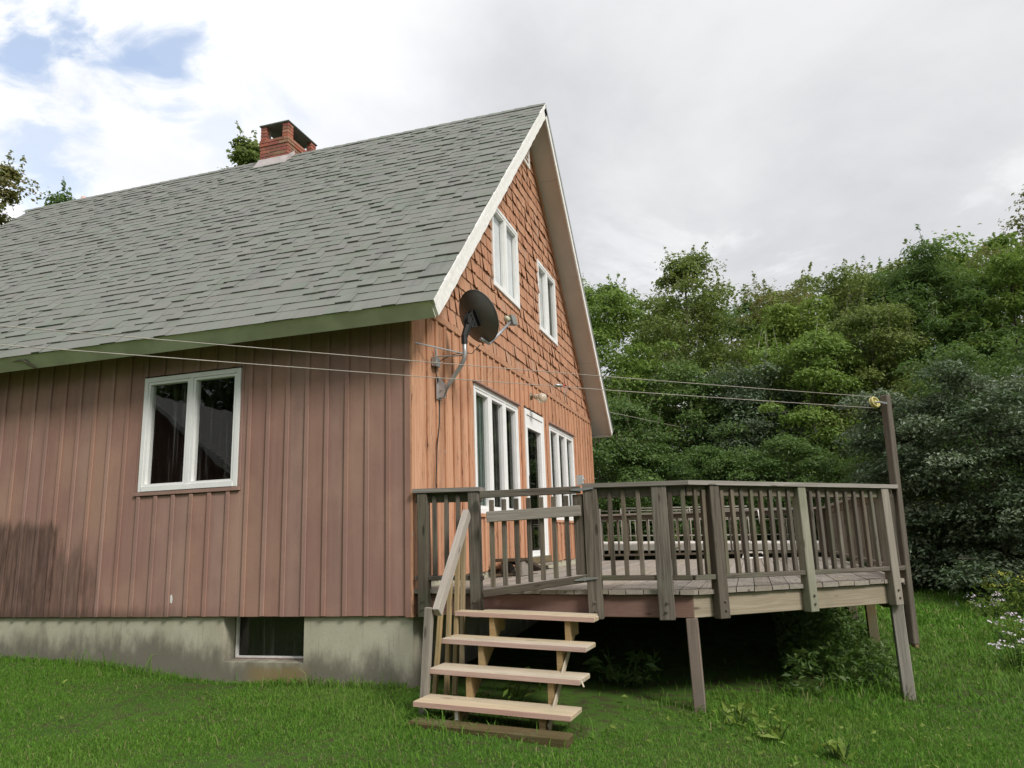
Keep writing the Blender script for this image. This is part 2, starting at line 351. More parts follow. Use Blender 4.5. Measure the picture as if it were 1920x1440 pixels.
SIDE = m_side('faded_brown_paint', False); BATT = m_side('faded_brown_batten', True); GAB = m_gable('flaking_orange_stain'); WSH = m_wshingle(); RSH = m_rshingle()
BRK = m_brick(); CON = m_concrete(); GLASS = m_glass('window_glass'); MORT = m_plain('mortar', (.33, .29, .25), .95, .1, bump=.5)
VINYL = m_plain('white_vinyl', (.82, .82, .81), .6, .2, var=.03); WHITE = m_plain('white_paint_board', (.82, .80, .77), .6, .3, var=.08, scale=18)
SOFF = m_plain('taupe_soffit_paint', (.58, .55, .515), .7, .2, var=.06, scale=2); FASC = m_plain('grey_green_paint', (.63, .63, .54), .6, .3, var=.12, scale=3)
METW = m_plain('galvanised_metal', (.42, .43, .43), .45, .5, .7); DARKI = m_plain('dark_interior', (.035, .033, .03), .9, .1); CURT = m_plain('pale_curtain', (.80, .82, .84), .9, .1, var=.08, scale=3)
CURG = m_plain('grey_green_curtain', (.17, .215, .20), .9, .1, var=.2, scale=2); CURD = m_plain('dark_curtain', (.05, .05, .045), .9, .1, var=.3, scale=5)
DECKW = m_wood('deck_board_wood', (.235, .20, .165), (.345, .305, .26), (.29, .25, .205), moss=.25, tone=.3); RAILW = m_wood('weathered_rail_wood', (.082, .066, .050), (.178, .150, .118), (.125, .104, .080), moss=.40, tone=.55, dark=.75)
CAPW = m_wood('cap_rail_wood', (.20, .175, .15), (.33, .30, .265), (.24, .22, .19), moss=.15); SKRW = m_wood('grey_skirt_wood', (.27, .225, .17), (.36, .31, .245), (.31, .26, .195), moss=.3, dark=.25)
SKRR = m_wood('red_brown_skirt', (.185, .105, .085), (.235, .140, .115), (.21, .12, .095), moss=.12, dark=.2, tone=.15); PTW = m_wood('new_treated_lumber', (.40, .325, .225), (.51, .43, .315), (.43, .355, .26), moss=.22, dark=.35, tone=.16)
EDGW = m_wood('pink_tread_edge', (.47, .30, .25), (.54, .38, .32), (.50, .36, .29), dark=.1, tone=.1); GREYW = m_wood('silver_grey_wood', (.215, .19, .16), (.335, .305, .265), (.27, .24, .205), moss=.2, dark=.5); PALEW = m_wood('pale_handrail_wood', (.36, .32, .28), (.50, .46, .41), (.42, .385, .34), moss=.08, dark=.35)
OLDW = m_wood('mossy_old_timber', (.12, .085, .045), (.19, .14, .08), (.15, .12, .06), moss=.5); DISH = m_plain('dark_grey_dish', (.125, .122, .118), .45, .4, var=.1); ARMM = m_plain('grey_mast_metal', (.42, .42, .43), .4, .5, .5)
BLACK = m_plain('black_plastic', (.02, .02, .02), .5, .4); LNBM = m_plain('grey_plastic', (.27, .28, .27), .5, .4); YEL = m_plain('yellow_plastic', (.55, .49, .20), .5, .4); WIREM = m_plain('wire_coating', (.36, .32, .28), .5, .4)
REDP = m_plain('red_cord', (.5, .05, .03), .6, .3); BOLTM = m_plain('rusty_bolt', (.19, .16, .13), .5, .5, .5)
GRASS = m_grass(); SOIL = m_ground(); DIRT = m_plain('bare_dirt', (.07, .055, .038), .95, .1, var=.3)
BARK = m_bark('tree_bark', (.10, .085, .065), (.19, .165, .135)); BARKP = m_bark('pale_bark', (.20, .18, .15), (.34, .31, .27))

# ------------------------------------------------------------------ ground
CP = np.array([(-4.77, 0, -.42), (-3.9, 0, -.436), (-2.69, 0, -.548), (-1.95, 0, -.605), (-.92, 0, -.60), (0, 0, -.605), (1.1, -1.1, -.67), (2.4, .2, -.75), (3.2, .6, -.86), (4.17, 1.75, -.925),
    (4.1, 3.44, -.71), (4.1, 4.93, -.58), (1.0, 3.0, -.62), (2.9, -6.3, -.98), (-4, -4, -.72), (7, -3, -1.25), (6, 1, -1.02), (6.2, 4, -.86), (6.2, 8, -.80), (2.5, 8.5, -.3), (9, 9, -.75), (5, 12, -.4), (0, 12, .0), (-10, 0, -.4), (-10, 10, -.3),
    (15, 15, -.4), (20, -10, -1.6), (-20, -20, -.9), (0, 25, .2), (12, 25, .1), (60, 60, 1), (-60, 60, 1), (-60, -60, -1.5), (60, -60, -2)])
def _rbf():
    P = CP[:, :2]; n = len(P); D = np.linalg.norm(P[:, None]-P[None], axis=2)
    A = np.zeros((n+3, n+3)); A[:n, :n] = D; A[:n, n] = 1; A[:n, n+1:] = P; A[n, :n] = 1; A[n+1:, :n] = P.T
    return np.linalg.solve(A, np.concatenate([CP[:, 2], np.zeros(3)]))
RBF = _rbf()
def gz(x, y):
    x = np.atleast_1d(np.asarray(x, float)); y = np.atleast_1d(np.asarray(y, float))
    r = np.hypot(x, y); k = np.where(r > 80, 80/np.maximum(r, 1e-6), 1); x = x*k; y = y*k
    Q = np.stack([x, y], -1); D = np.linalg.norm(Q[:, None]-CP[None, :, :2], axis=2)
    return D@RBF[:len(CP)]+RBF[len(CP)]+Q@RBF[len(CP)+1:]
def g1(x, y): return float(gz(x, y)[0])
def ground():
    u = np.linspace(-1, 1, 141); a = np.sign(u)*(8*np.abs(u)+500*np.abs(u)**5)
    X, Y = np.meshgrid(a+1, a+3); Z = gz(X.ravel(), Y.ravel()); n = 141
    V = np.stack([X.ravel(), Y.ravel(), Z], -1)
    i = np.arange(n-1); I, J = np.meshgrid(i, i); b = (J*n+I).ravel(); F = np.stack([b, b+1, b+n+1, b+n], -1)
    o = np_mesh('ground', V, F, SOIL, smooth=True); o['kind'] = 'structure'
ground()

# ------------------------------------------------------------------ house
W = 8.54; XL = -10.2; XG = .403; SL = 1.0114; RY = W/2
def rz(y): return 2.757+SL*((y if y <= RY else W-y)+.38)       # top of the roof deck over y
HOUSE = empty('house', (-5, 4.27, -.6), 'red-brown house with steep grey-green shingle roof and white trimmed orange gable', 'house')

def rect_minus(r, holes):
    out = [r]
    for (a, b, c, d) in holes:
        nx = []
        for (x0, x1, z0, z1) in out:
            if b <= x0 or a >= x1 or d <= z0 or c >= z1: nx.append((x0, x1, z0, z1)); continue
            if a > x0: nx.append((x0, a, z0, z1))
            if b < x1: nx.append((b, x1, z0, z1))
            l, r2 = max(a, x0), min(b, x1)
            if c > z0: nx.append((l, r2, z0, c))
            if d < z1: nx.append((l, r2, d, z1))
        out = nx
    return [q for q in out if q[1]-q[0] > .008 and q[3]-q[2] > .008]

SW = (-3.071, -1.872, 1.239, 2.435)                                # side window
HA = (1.683, 3.430, .936, 2.426); HD = (3.751, 4.769, .345, 2.455); HB = (5.147, 6.860, .917, 2.413)
HC1 = (2.519, 3.701, 3.894, 5.080); HC2 = (4.805, 5.965, 3.889, 5.078)

# sheathing behind the siding
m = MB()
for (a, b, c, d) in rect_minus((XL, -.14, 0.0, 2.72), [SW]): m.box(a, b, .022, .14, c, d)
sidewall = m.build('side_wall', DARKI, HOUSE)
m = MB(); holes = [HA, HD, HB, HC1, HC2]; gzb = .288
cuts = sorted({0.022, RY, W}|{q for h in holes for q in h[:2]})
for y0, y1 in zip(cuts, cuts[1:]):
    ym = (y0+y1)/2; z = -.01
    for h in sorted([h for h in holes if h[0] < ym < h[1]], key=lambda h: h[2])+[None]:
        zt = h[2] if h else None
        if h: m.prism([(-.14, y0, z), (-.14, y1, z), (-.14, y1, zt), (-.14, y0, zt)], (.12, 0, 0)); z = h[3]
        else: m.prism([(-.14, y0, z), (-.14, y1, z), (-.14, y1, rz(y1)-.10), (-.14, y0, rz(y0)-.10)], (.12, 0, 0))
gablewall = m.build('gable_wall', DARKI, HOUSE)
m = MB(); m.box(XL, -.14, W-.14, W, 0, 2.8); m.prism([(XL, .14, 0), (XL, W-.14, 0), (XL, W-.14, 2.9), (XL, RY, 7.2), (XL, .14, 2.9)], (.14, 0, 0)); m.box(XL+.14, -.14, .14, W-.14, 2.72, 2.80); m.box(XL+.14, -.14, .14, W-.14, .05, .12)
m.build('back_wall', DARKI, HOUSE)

# board and batten siding on the long side
PIT = .2185; x = -.008; i = 0
while x > XL:
    x0 = max(x-PIT, XL)
    for (a, b, c, d) in rect_minus((x0+.003, x, R.uniform(-.004, .002), 2.72), [(SW[0]-.05, SW[1]+.035, SW[2]-.05, SW[3]+.02)]):
        abox('siding_board', a, b, .0, .021, c, d, SIDE, sidewall, 'z', .003)
    for (a, b, c, d) in rect_minus((x0-.020, x0+.024, R.uniform(-.003, .004), 2.72), [(SW[0]-.05, SW[1]+.035, SW[2]-.05, SW[3]+.02)]):
        abox('batten', a, b, -.017, -.001, c, d, BATT, sidewall, 'z', .003)
    x -= PIT
abox('trim_board', SW[0]-.05, SW[1]+.035, -.022, .02, SW[2]-.045, SW[2]-.004, BATT, sidewall, 'x')
abox('trim_board', SW[1]+.004, SW[1]+.034, -.008, .02, SW[2]-.002, SW[3]+.02, BATT, sidewall, 'z')
abox('trim_board', SW[0]-.05, SW[0]-.004, -.006, .02, SW[2]-.002, SW[3]+.02, SIDE, sidewall, 'z')
abox('corner_board', -.055, .004, -.019, -.0005, -.012, 2.70, BATT, sidewall, 'z')
raw('paint_chip', [(-2.60, -.0015, .135), (-2.575, -.002, .125), (-2.568, -.003, .17), (-2.58, -.004, .215), (-2.60, -.003, .20)], [(0, 1, 2, 3, 4)], WHITE, sidewall)

# board and batten siding below the belt of the gable
ZB = 2.948; y = .118; GP = .2295
HG = [(h[0]-.012, h[1]+.012, h[2]-.045, h[3]+.035) for h in (HA, HD, HB)]
abox('corner_board', .001, .027, -.019, .112, -.012, 2.86, GAB, gablewall, 'z')
while y < W-.06:
    y1 = min(y+GP, W-.02)
    for (a, b, c, d) in rect_minus((y+.003, y1, gzb+R.uniform(-.012, .012), 2.862), HG):
        abox('siding_board', .0, .018, a, b, c, d, GAB, gablewall, 'z', .003)
    for (a, b, c, d) in rect_minus((y1-.026, y1+.022, gzb+R.uniform(-.012, .012), 2.862), HG):
        abox('batten', .019, .038, a, min(b, W), c, d, GAB, gablewall, 'z', .003)
    y = y1
abox('belt_board', .002, .040, .02, W-.05, 2.864, 2.944, GAB, gablewall, 'y')
for h in (HA, HB):
    abox('drip_cap', .002, .058, h[0]-.04, h[1]+.03, h[3]+.004, h[3]+.030, BATT, gablewall, 'y')
    abox('sill_board', .002, .045, h[0]-.01, h[1]+.01, h[2]-.044, h[2]-.004, GAB, gablewall, 'y')
abox('sill_board', .002, .075, HD[0]-.01, HD[1]-.02, HD[2]-.05, HD[2]+.045, OLDW, gablewall, 'y')
abox('sill_board', .002, .15, HD[0]-.05, HD[1]+.02, HD[2]-.085, HD[2]-.053, GREYW, gablewall, 'y')

# cedar shingles on the upper gable
def shingle_variant(s):
    r = random.Random(s); n = 4; vs = []; kb = r.uniform(.019, .025) if r.random() < .86 else r.uniform(.028, .042)
    for j in range(n+1):
        t = j/n-.5; c = kb*(1+(4*t*t-.4)*r.uniform(-.5, .7)); zb = r.uniform(-.004, .004)
        vs += [(c, t, zb), (.004, t, .235), (max(c-.010, .001), t, zb+.004)]
    fs = []
    for j in range(n):
        b = 3*j; fs += [(b, b+3, b+4, b+1), (b, b+2, b+5, b+3)]
    fs += [(0, 1, 2), (3*n, 3*n+2, 3*n+1)]
    return vs, fs
SV = [shingle_variant(100+s) for s in range(18)]
cells = []; ROW = .1718
for r in range(25):
    z = ZB+r*ROW-.004; ya = (z-2.904)/SL-.03; yb = W-ya; yy = ya
    while yy < yb-.03:
        w = R.choice((.07, .09, .10, .12, .14, .17))*R.uniform(.9, 1.1); w = min(w, yb-yy)
        for (a, b, c, d) in rect_minus((yy, yy+w-.005, z, z+.2), [(h[0]-.004, h[1]+.004, h[2]-.02, h[3]+.01) for h in (HC1, HC2)]):
            full = (d-c) > .199
            cells.append((a, b, c if full or c == z else c-.0, d, R.randrange(18), R.gauss(0, .008)))
        yy += w
cam = SC.camera.matrix_world.translation
cells.sort(key=lambda c: (Vector((.0, (c[0]+c[1])/2, c[2]))-cam).length)
SVM = []
for vs, fs in SV:
    me = bpy.data.meshes.new('shingle'); me.from_pydata(vs, [], fs); me.materials.append(WSH); SVM.append(me)
big = []; k = 0
for (a, b, c, d, v, rot) in cells:
    w = b-a; h = (d-c+.035)/.235 if d-c < .199 else 1.0
    rot = rot*.5 if w > .05 else 0
    M = Matrix.Translation((.002, (a+b)/2, c))@Matrix.Rotation(rot, 4, 'X')@Matrix.Diagonal((1, w, h, 1))
    if k < 300 and w > .06 and h > .6:
        new('wood_shingle', SVM[v], None, gablewall, M); k += 1
    else: big.append((v, M))
V = []; F3 = []; RN = []
m = MB()
for v, M in big:
    vs, fs = SV[v]; m.add([M@Vector(q) for q in vs], fs); RN += [R.random()]*len(vs)
o = m.build('small_wood_shingle', WSH, gablewall); o['kind'] = 'stuff'
at = o.data.attributes.new('rnd', 'FLOAT', 'POINT'); at.data.foreach_set('value', RN)

# gable vent
m = MB(); vy0, vy1, vz = 4.02, 4.52, 6.50
m.box(.03, .05, vy0, vy1, vz, vz+.03); m.box(.03, .05, vy0, vy0+.025, vz+.032, vz+.42); m.box(.03, .05, vy1-.025, vy1, vz+.032, vz+.42)
vent = m.build('gable_vent', WHITE, HOUSE)
for q in range(4): abox('louver', .012, .036, vy0+.028, vy1-.028, vz+.06+.08*q, vz+.085+.08*q, WHITE, vent, 'y')

# foundation
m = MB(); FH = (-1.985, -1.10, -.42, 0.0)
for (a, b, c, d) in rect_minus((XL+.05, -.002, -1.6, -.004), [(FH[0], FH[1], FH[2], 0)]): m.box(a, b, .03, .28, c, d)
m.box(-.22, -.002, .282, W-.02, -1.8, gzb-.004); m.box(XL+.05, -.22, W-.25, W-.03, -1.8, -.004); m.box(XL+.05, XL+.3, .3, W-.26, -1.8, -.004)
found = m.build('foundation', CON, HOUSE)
prism('sill_ledge', [(FH[0]+.002, .034, -.419), (FH[0]+.002, .279, -.419), (FH[0]+.002, .279, -.404), (FH[0]+.002, .034, -.416)], (FH[1]-FH[0]-.004, 0, 0), CON, found)
bw = MB()
bw.box(-1.968, -1.950, .20, .235, -.385, -.005); bw.box(-1.150, -1.135, .20, .235, -.385, -.005); bw.box(-1.968, -1.135, .20, .235, -.400, -.385)
bwin = bw.build('basement_window', WHITE, HOUSE)
abox('sill', -1.97, -1.12, .185, .24, -.428, -.402, SKRR, bwin, 'x'); abox('screen', -1.949, -1.151, .226, .230, -.384, -.006, GLASS, bwin, 'x', 0)
abox('window_well', -1.98, -1.11, .27, .29, -.43, 0, DARKI, bwin, 'x', 0)

# windows: fw = frame width, panes split by mullions
def window(o0, ax, n, w, z0, z1, cols, fw=.045, mw=.07, sash=.028, curtains=(), depth=.06):
    """o0 corner on the wall face, ax along the wall, n outward."""
    ax = Vector(ax); n = Vector(n); o0 = Vector(o0)
    def q(a, b, c, d, d0, d1, mb):      # rectangle along a..b, heights c..d, from depth d0 to d1
        P = [o0+ax*a+n*d0, o0+ax*b+n*d0]; mb.prism([(P[0].x, P[0].y, c), (P[1].x, P[1].y, c), (P[1].x, P[1].y, d), (P[0].x, P[0].y, d)], n*(d1-d0))
    fr = MB(); q(0, fw, z0, z1, -.10, .020, fr); q(w-fw, w, z0, z1, -.10, .020, fr); q(fw, w-fw, z1-fw, z1, -.10, .020, fr); q(fw, w-fw, z0, z0+fw, -.10, .026, fr)
    pw = (w-2*fw-mw*(cols-1))/cols
    for c in range(1, cols):
        a = fw+c*pw+(c-1)*mw; q(a, a+mw, z0+fw, z1-fw, -.10, .017, fr)
    f = fr.build('window', VINYL, HOUSE)
    for c in range(cols):
        a = fw+c*(pw+mw); s = MB(); A, B, C0, D0 = a+.003, a+pw-.003, z0+fw+.003, z1-fw-.003
        q(A, A+sash, C0, D0, -.05, .013, s); q(B-sash, B, C0, D0, -.05, .013, s); q(A+sash, B-sash, D0-sash, D0, -.05, .013, s); q(A+sash, B-sash, C0, C0+sash, -.05, .013, s)
        s.build('sash', VINYL, f)
        s = MB(); q(A+sash, B-sash, C0+sash, D0-sash, -.030, -.024, s); s.build('pane', GLASS, f)
        if c < len(curtains) and curtains[c]:
            s = MB(); nn = 9; wv = .001 if curtains[c] is CURT else .012
            for j in range(nn):
                t0, t1 = a+.004+(pw-.008)*j/nn, a+.004+(pw-.008)*(j+1)/nn; q(t0, t1, z0+fw+.004, z1-fw-.004, -.070-wv*(j % 2), -.063-wv*(j % 2), s)
            s.build('curtain', curtains[c], f)
    return f
window((SW[0], 0, 0), (1, 0, 0), (0, -1, 0), SW[1]-SW[0], SW[2], SW[3], 2, .046, .045, .026)
window((0, HA[0], 0), (0, 1, 0), (1, 0, 0), HA[1]-HA[0], HA[2], HA[3], 3, .05, .07, .035, (CURG, CURD, None))
window((0, HB[0], 0), (0, 1, 0), (1, 0, 0), HB[1]-HB[0], HB[2], HB[3], 3, .05, .07, .035, (None, CURD, CURG))
window((.012, HC1[0], 0), (0, 1, 0), (1, 0, 0), HC1[1]-HC1[0], HC1[2], HC1[3], 2, .045, .055, .03, (CURT, CURT))
window((.012, HC2[0], 0), (0, 1, 0), (1, 0, 0), HC2[1]-HC2[0], HC2[2], HC2[3], 2, .045, .055, .03, (CURT, CURG))

# glazed door
def door():
    y0, y1, z0, z1 = HD; m = MB(); f = .075
    m.box(-.10, .03, y0, y0+f, z0, z1); m.box(-.10, .03, y1-f, y1, z0, z1); m.box(-.10, .03, y0+f, y1-f, z1-f, z1); m.box(-.1, .034, y0+f, y1-f, z0+.0, z0+.05)
    fr = m.build('door', VINYL, HOUSE)
    m = MB(); a, b, c, d = y0+f+.004, y1-f-.004, z0+.054, z1-f-.004
    m.box(-.05, .015, a, a+.075, c, d); m.box(-.05, .015, b-.075, b, c, d); m.box(-.05, .015, a+.075, b-.075, d-.17, d); m.box(-.05, .015, a+.075, b-.075, c, c+.07)
    lf = m.build('door_leaf', VINYL, fr)
    abox('glazing_bead', .012, .022, a+.06, b-.06, d-.185, d-.172, VINYL, fr, 'y')
    abox('pane', -.025, -.018, a+.075, b-.075, c+.07, d-.17, GLASS, fr, 'z', 0)
    m = MB(); m.box(.016, .030, a+.022, a+.062, z0+.98, z0+1.16); m.tube([(.03, a+.045, z0+1.05), (.065, a+.045, z0+1.05), (.07, a+.14, z0+1.045)], .009, 6)
    m.build('door_handle', BLACK, fr)
    m = MB()
    for j in range(7): m.box(-.30+.02*(j % 2), -.292+.02*(j % 2), a+.30+.05*j, a+.35+.05*j, z0+.1, z1-.1)
    m.build('curtain', m_plain('amber_curtain', (.20, .13, .05), .9, .1, var=.4, scale=9), fr)
door()

# roof: two slabs, eave and rake boards, shingles
n1 = Vector((0, -SL, 1)).normalized(); sl1 = Vector((0, 1, SL)).normalized(); TH = .11
def slope_pt(x, s, h=0.0): return Vector((x, -.38, 2.757))+sl1*s+n1*h
SLEN = (RY+.38)*math.sqrt(1+SL*SL)
m = MB()
P = [slope_pt(XL-.05, 0), slope_pt(XG-.02, 0), slope_pt(XG-.02, SLEN), slope_pt(XL-.05, SLEN)]; m.prism(P, -n1*TH)
Q = [Vector((p.x, W-p.y, p.z)) for p in P]; n2 = Vector((0, SL, 1)).normalized(); m.prism(Q, -n2*TH)
roof = m.build('roof', SOFF, HOUSE)
# thin far-side covering
m = MB(); m.prism([q+n2*.004 for q in Q], n2*.012); m.build('far_slope_shingles', RSH, roof)
# eave fascia, square to the slope
def fascia(sgn):
    f = (lambda p: p) if sgn > 0 else (lambda p: Vector((p.x, W-p.y, p.z)))
    P = [slope_pt(XL-.05, -.0), slope_pt(XG-.022, -.0), slope_pt(XG-.022, .0, -.172), slope_pt(XL-.05, .0, -.172)]
    off = -sl1*.024; off = off if sgn > 0 else Vector((0, -off.y, off.z))
    return prism('fascia_board', [f(p) for p in P], off, FASC, roof)
fas = fascia(1); fascia(-1)
prism('eave_shade_panel', [slope_pt(XL-.05, .002, -TH-.004), slope_pt(XG-.03, .002, -TH-.004), slope_pt(XG-.03, .50, -TH-.004), slope_pt(XL-.05, .50, -TH-.004)], -n1*.006, OLDW, roof)  # dark brown panel: shade of the eave pocket put into its colour
ch = MB(); ch.tube([slope_pt(-4.42, -.03, -.045), slope_pt(-4.36, -.032, -.07), slope_pt(-4.34, -.030, -.12), slope_pt(-4.28, -.032, -.165)], [.008, .022, .02, .01], 6)
ch.tube([slope_pt(-4.55, -.026, -.06), slope_pt(-4.45, -.029, -.05), slope_pt(-4.36, -.029, -.055)], [.004, .012, .012], 6); ch.build('rotten_patch', SKRW, fas)
# rake boards with the ragged lower edge
def rake(sgn):
    f = (lambda p: p) if sgn > 0 else (lambda p: Vector((p.x, W-p.y, p.z)))
    N = 58; m = MB(); top = []; bot = []
    for j in range(N+1):
        s = SLEN*j/N; ph = (s/.36) % 1
        wv = .013*(ph if sgn > 0 else .4*ph)+R.uniform(-.003, .003)
        top.append((s, 0.0)); bot.append((s, -.168-wv))
    vs = []; fs = []
    for j in range(N+1):
        for x in (XG-.020, XG+.004):
            vs += [f(slope_pt(x, top[j][0], 0)), f(slope_pt(x, min(bot[j][0], SLEN), bot[j][1]))]
    for j in range(N):
        b = 4*j; c = b+4
        fs += [(b, b+1, c+1, c), (b+2, c+2, c+3, b+3), (b+1, b+3, c+3, c+1), (b, c, c+2, b+2)]
    fs += [(0, 2, 3, 1), (4*N, 4*N+1, 4*N+3, 4*N+2)]
    raw('rake_board', vs, fs, WHITE, roof)
    P = [slope_pt(XG+.006, -.02, -.045), slope_pt(XG+.006, SLEN-.01, -.045), slope_pt(XG+.006, SLEN-.01, .006), slope_pt(XG+.006, -.02, .006)]
    prism('drip_edge', [f(p) for p in P], (.010, 0, 0), WHITE if sgn > 0 else METW, roof)
rake(1); rake(-1)
for q in (1.75, 3.6, 5.4):
    for sg in (-1,):
        a = slope_pt(.02, q, -TH-.002); b = slope_pt(XG-.03, q, -TH-.002)
        bar('soffit_seam', (a.x, W-a.y, a.z), (b.x, W-b.y, b.z), .012, .006, SOFF, roof, n2, 0)
bar('gable_trim', (.036, W-.02, rz(0)-.215), (.036, RY+.02, rz(RY)-.235), .03, .035, GAB, roof, n2)

EXP = .158; rows = int(SLEN/EXP)+1; sh = []
def roof_piece_geo(x0, x1, s, th, lift):
    e = EXP+.06; sh_ = min(e, SLEN-s+.02)
    p = [(x0, s, lift+th), (x1, s, lift+th), (x1, s+sh_, th*.4+.004), (x0, s+sh_, th*.4+.004), (x0, s, lift), (x1, s, lift), (x1, s+sh_, .002), (x0, s+sh_, .002)]
    return [slope_pt(*q) for q in p], [(0, 1, 2, 3), (0, 4, 5, 1), (1, 5, 6, 2), (3, 2, 6, 7), (0, 3, 7, 4)]
CHX = (-4.80, -4.23)
for r in range(rows):
    s = r*EXP-(.035 if r == 0 else 0); x = XG+.012-R.uniform(0, .02); off = R.uniform(.08, .3); first = True
    while x > XL-.06:
        w = off if first else R.choice((.11, .14, .17, .20, .24)); first = False
        x0 = max(x-w, XL-.06); th = R.choice((.005, .006, .007, .014, .018)); sh.append((x0+.0012, x, s+R.uniform(-.004, .004), th, .006+R.uniform(0, .005)))
        x = x0
sh.sort(key=lambda q: (slope_pt((q[0]+q[1])/2, q[2])-cam).length)
for q in sh[:300]:
    vs, fs = roof_piece_geo(*q); raw('roof_shingle', vs, fs, RSH, roof)
VV = []; FF = []; RN = []
for q in sh[300:]:
    vs, fs = roof_piece_geo(*q); b = len(VV); VV += [tuple(v) for v in vs]; FF += [tuple(b+i for i in f) for f in fs]; RN += [R.random()]*8
o = np_mesh('small_roof_shingle', np.array(VV), np.array(FF), RSH, RN, roof); o['kind'] = 'stuff'
x = XG+.01
while x > XL:
    vs = [slope_pt(x-.30, SLEN-.12, .022), slope_pt(x, SLEN-.12, .014), slope_pt(x, SLEN+.012, .014), slope_pt(x-.30, SLEN+.02, .022)]
    v2 = [Vector((v.x, W-v.y, v.z)) for v in (vs[0], vs[1])]
    raw('ridge_cap', vs+v2, [(0, 1, 2, 3), (3, 2, 5, 4)], RSH, roof); x -= .22
m = MB(); m.tube([(-9.25, RY+.25, 7.1), (-9.25, RY+.25, 7.66)], .06, 10); m.build('vent_pipe', m_plain('pinkish_pipe', (.62, .42, .38), .6), roof, True)

# chimney, straddling the ridge
def chimney():
    x0, x1, y0, y1 = CHX[0], CHX[1], 4.08, 4.98; zb, CH = 7.36, .0665
    m = MB(); m.box(x0+.008, x1-.008, y0+.008, y1-.008, 6.7, zb+6*CH-.006)
    for xa in (x0, x1-.12):
        for ya in (y0, y1-.16): m.box(xa+.008, xa+.112, ya+.008, ya+.152, zb+6*CH-.006, zb+10.4*CH)
    ch = m.build('chimney', MORT, HOUSE)
    def b(xa, xb, ya, yb, r): abox('brick', xa, xb, ya, yb, zb+r*CH+.005+R.uniform(-.0015, .0015), zb+(r+1)*CH-.004, BRK, ch, 'x' if xb-xa > yb-ya else 'y', .004)
    for r in range(-3, 10):
        pier = r >= 6; o = .012 if r in (4, 5) else 0.0
        for side in range(2):
            ya = y0-o if side == 0 else y1+o-.09
            if pier:
                for xa, xb in ((x0, x0+.12), (x1-.12, x1)): b(xa, xb, ya, ya+.09, r)
            else:
                x = x0-o; first = True
                while x < x1+o-.02:
                    w = (.10 if r % 2 else .20) if first else .20; first = False
                    xb = min(x+w, x1+o); b(x, xb-.008 if xb < x1+o-.01 else xb, ya, ya+.09, r); x += w
            xa = x0-o if side == 0 else x1+o-.09
            if pier:
                for q0, q1 in ((y0+.092, y0+.16), (y1-.16, y1-.092)): b(xa, xa+.09, q0, q1, r)
            else:
                y = y0-o+.098; first = True
                while y < y1+o-.11:
                    w = (.20 if r % 2 else .12) if first else .205; first = False
                    yb = min(y+w, y1+o-.098); b(xa, xa+.09, y, yb-.008, r); y += w
    zt = zb+10*CH
    abox('cap_slab', x0-.02, x1+.02, y0-.025, y1+.02, zt+.002, zt+.028, m_plain('green_grey_slab', (.16, .18, .16), .8), ch, 'y', .006)
    abox('flue_liner', x0+.14, x1-.14, y0+.2, y1-.2, zb+6*CH-.004, zb+7*CH, DARKI, ch, 'y')
    m = MB(); h = .085
    for k in range(1):
        m.add([(x0-.07, y0-.10, rz(y0-.10)+.02), (x1+.02, y0-.09, rz(y0-.09)+.02), (x1+.014, y0-.012, rz(y0)+.115), (x0-.014, y0-.012, rz(y0)+.115), (x0-.07, RY, rz(RY)+.02), (x0-.014, RY, rz(RY)+.10),
               (x1+.02, RY, rz(RY)+.02), (x1+.014, RY, rz(RY)+.10)], [(0, 1, 2, 3), (0, 3, 5, 4), (1, 6, 7, 2)])
    m.build('flashing', m_plain('bare_flashing', (.46, .41, .40), .5, .5, .3), ch)
chimney()

# ------------------------------------------------------------------ deck
A1 = .049; A2 = .744
def tilt(x, y): return -.019*x-.006*max(0, min(y, 8.5))*max(0, 4.2-x)/4.2
PA = Vector((.02, .031)); PB = Vector((2.425, .149)); D1 = (PB-PA).normalized(); L1 = (PB-PA).length
D2 = Vector((math.cos(A2), math.sin(A2))); L2 = 2.45; PE = PB+D2*L2; PF = Vector((PE.x, 8.35)); PG = Vector((.12, 8.35))
DECK = empty('deck', (2.0, 3.5, -.6), 'weathered grey wooden deck with slatted railing and gate beside the orange gable', 'deck')
ZT = .228; ZS0 = .008; ZS1 = .186; ZR = 1.108
class Edge:
    def __init__(s, P, D, L): s.P, s.D, s.L = P, D, L; s.N = Vector((D.y, -D.x))
    def at(s, t, o, z): p = s.P+s.D*t+s.N*o; return Vector((p.x, p.y, z+tilt(p.x, p.y)))
E1 = Edge(PA, D1, L1); E2 = Edge(PB, D2, L2); E3 = Edge(PE, Vector((0, 1)), PF.y-PE.y); E4 = Edge(PF, Vector((-1, 0)), PF.x-PG.x)
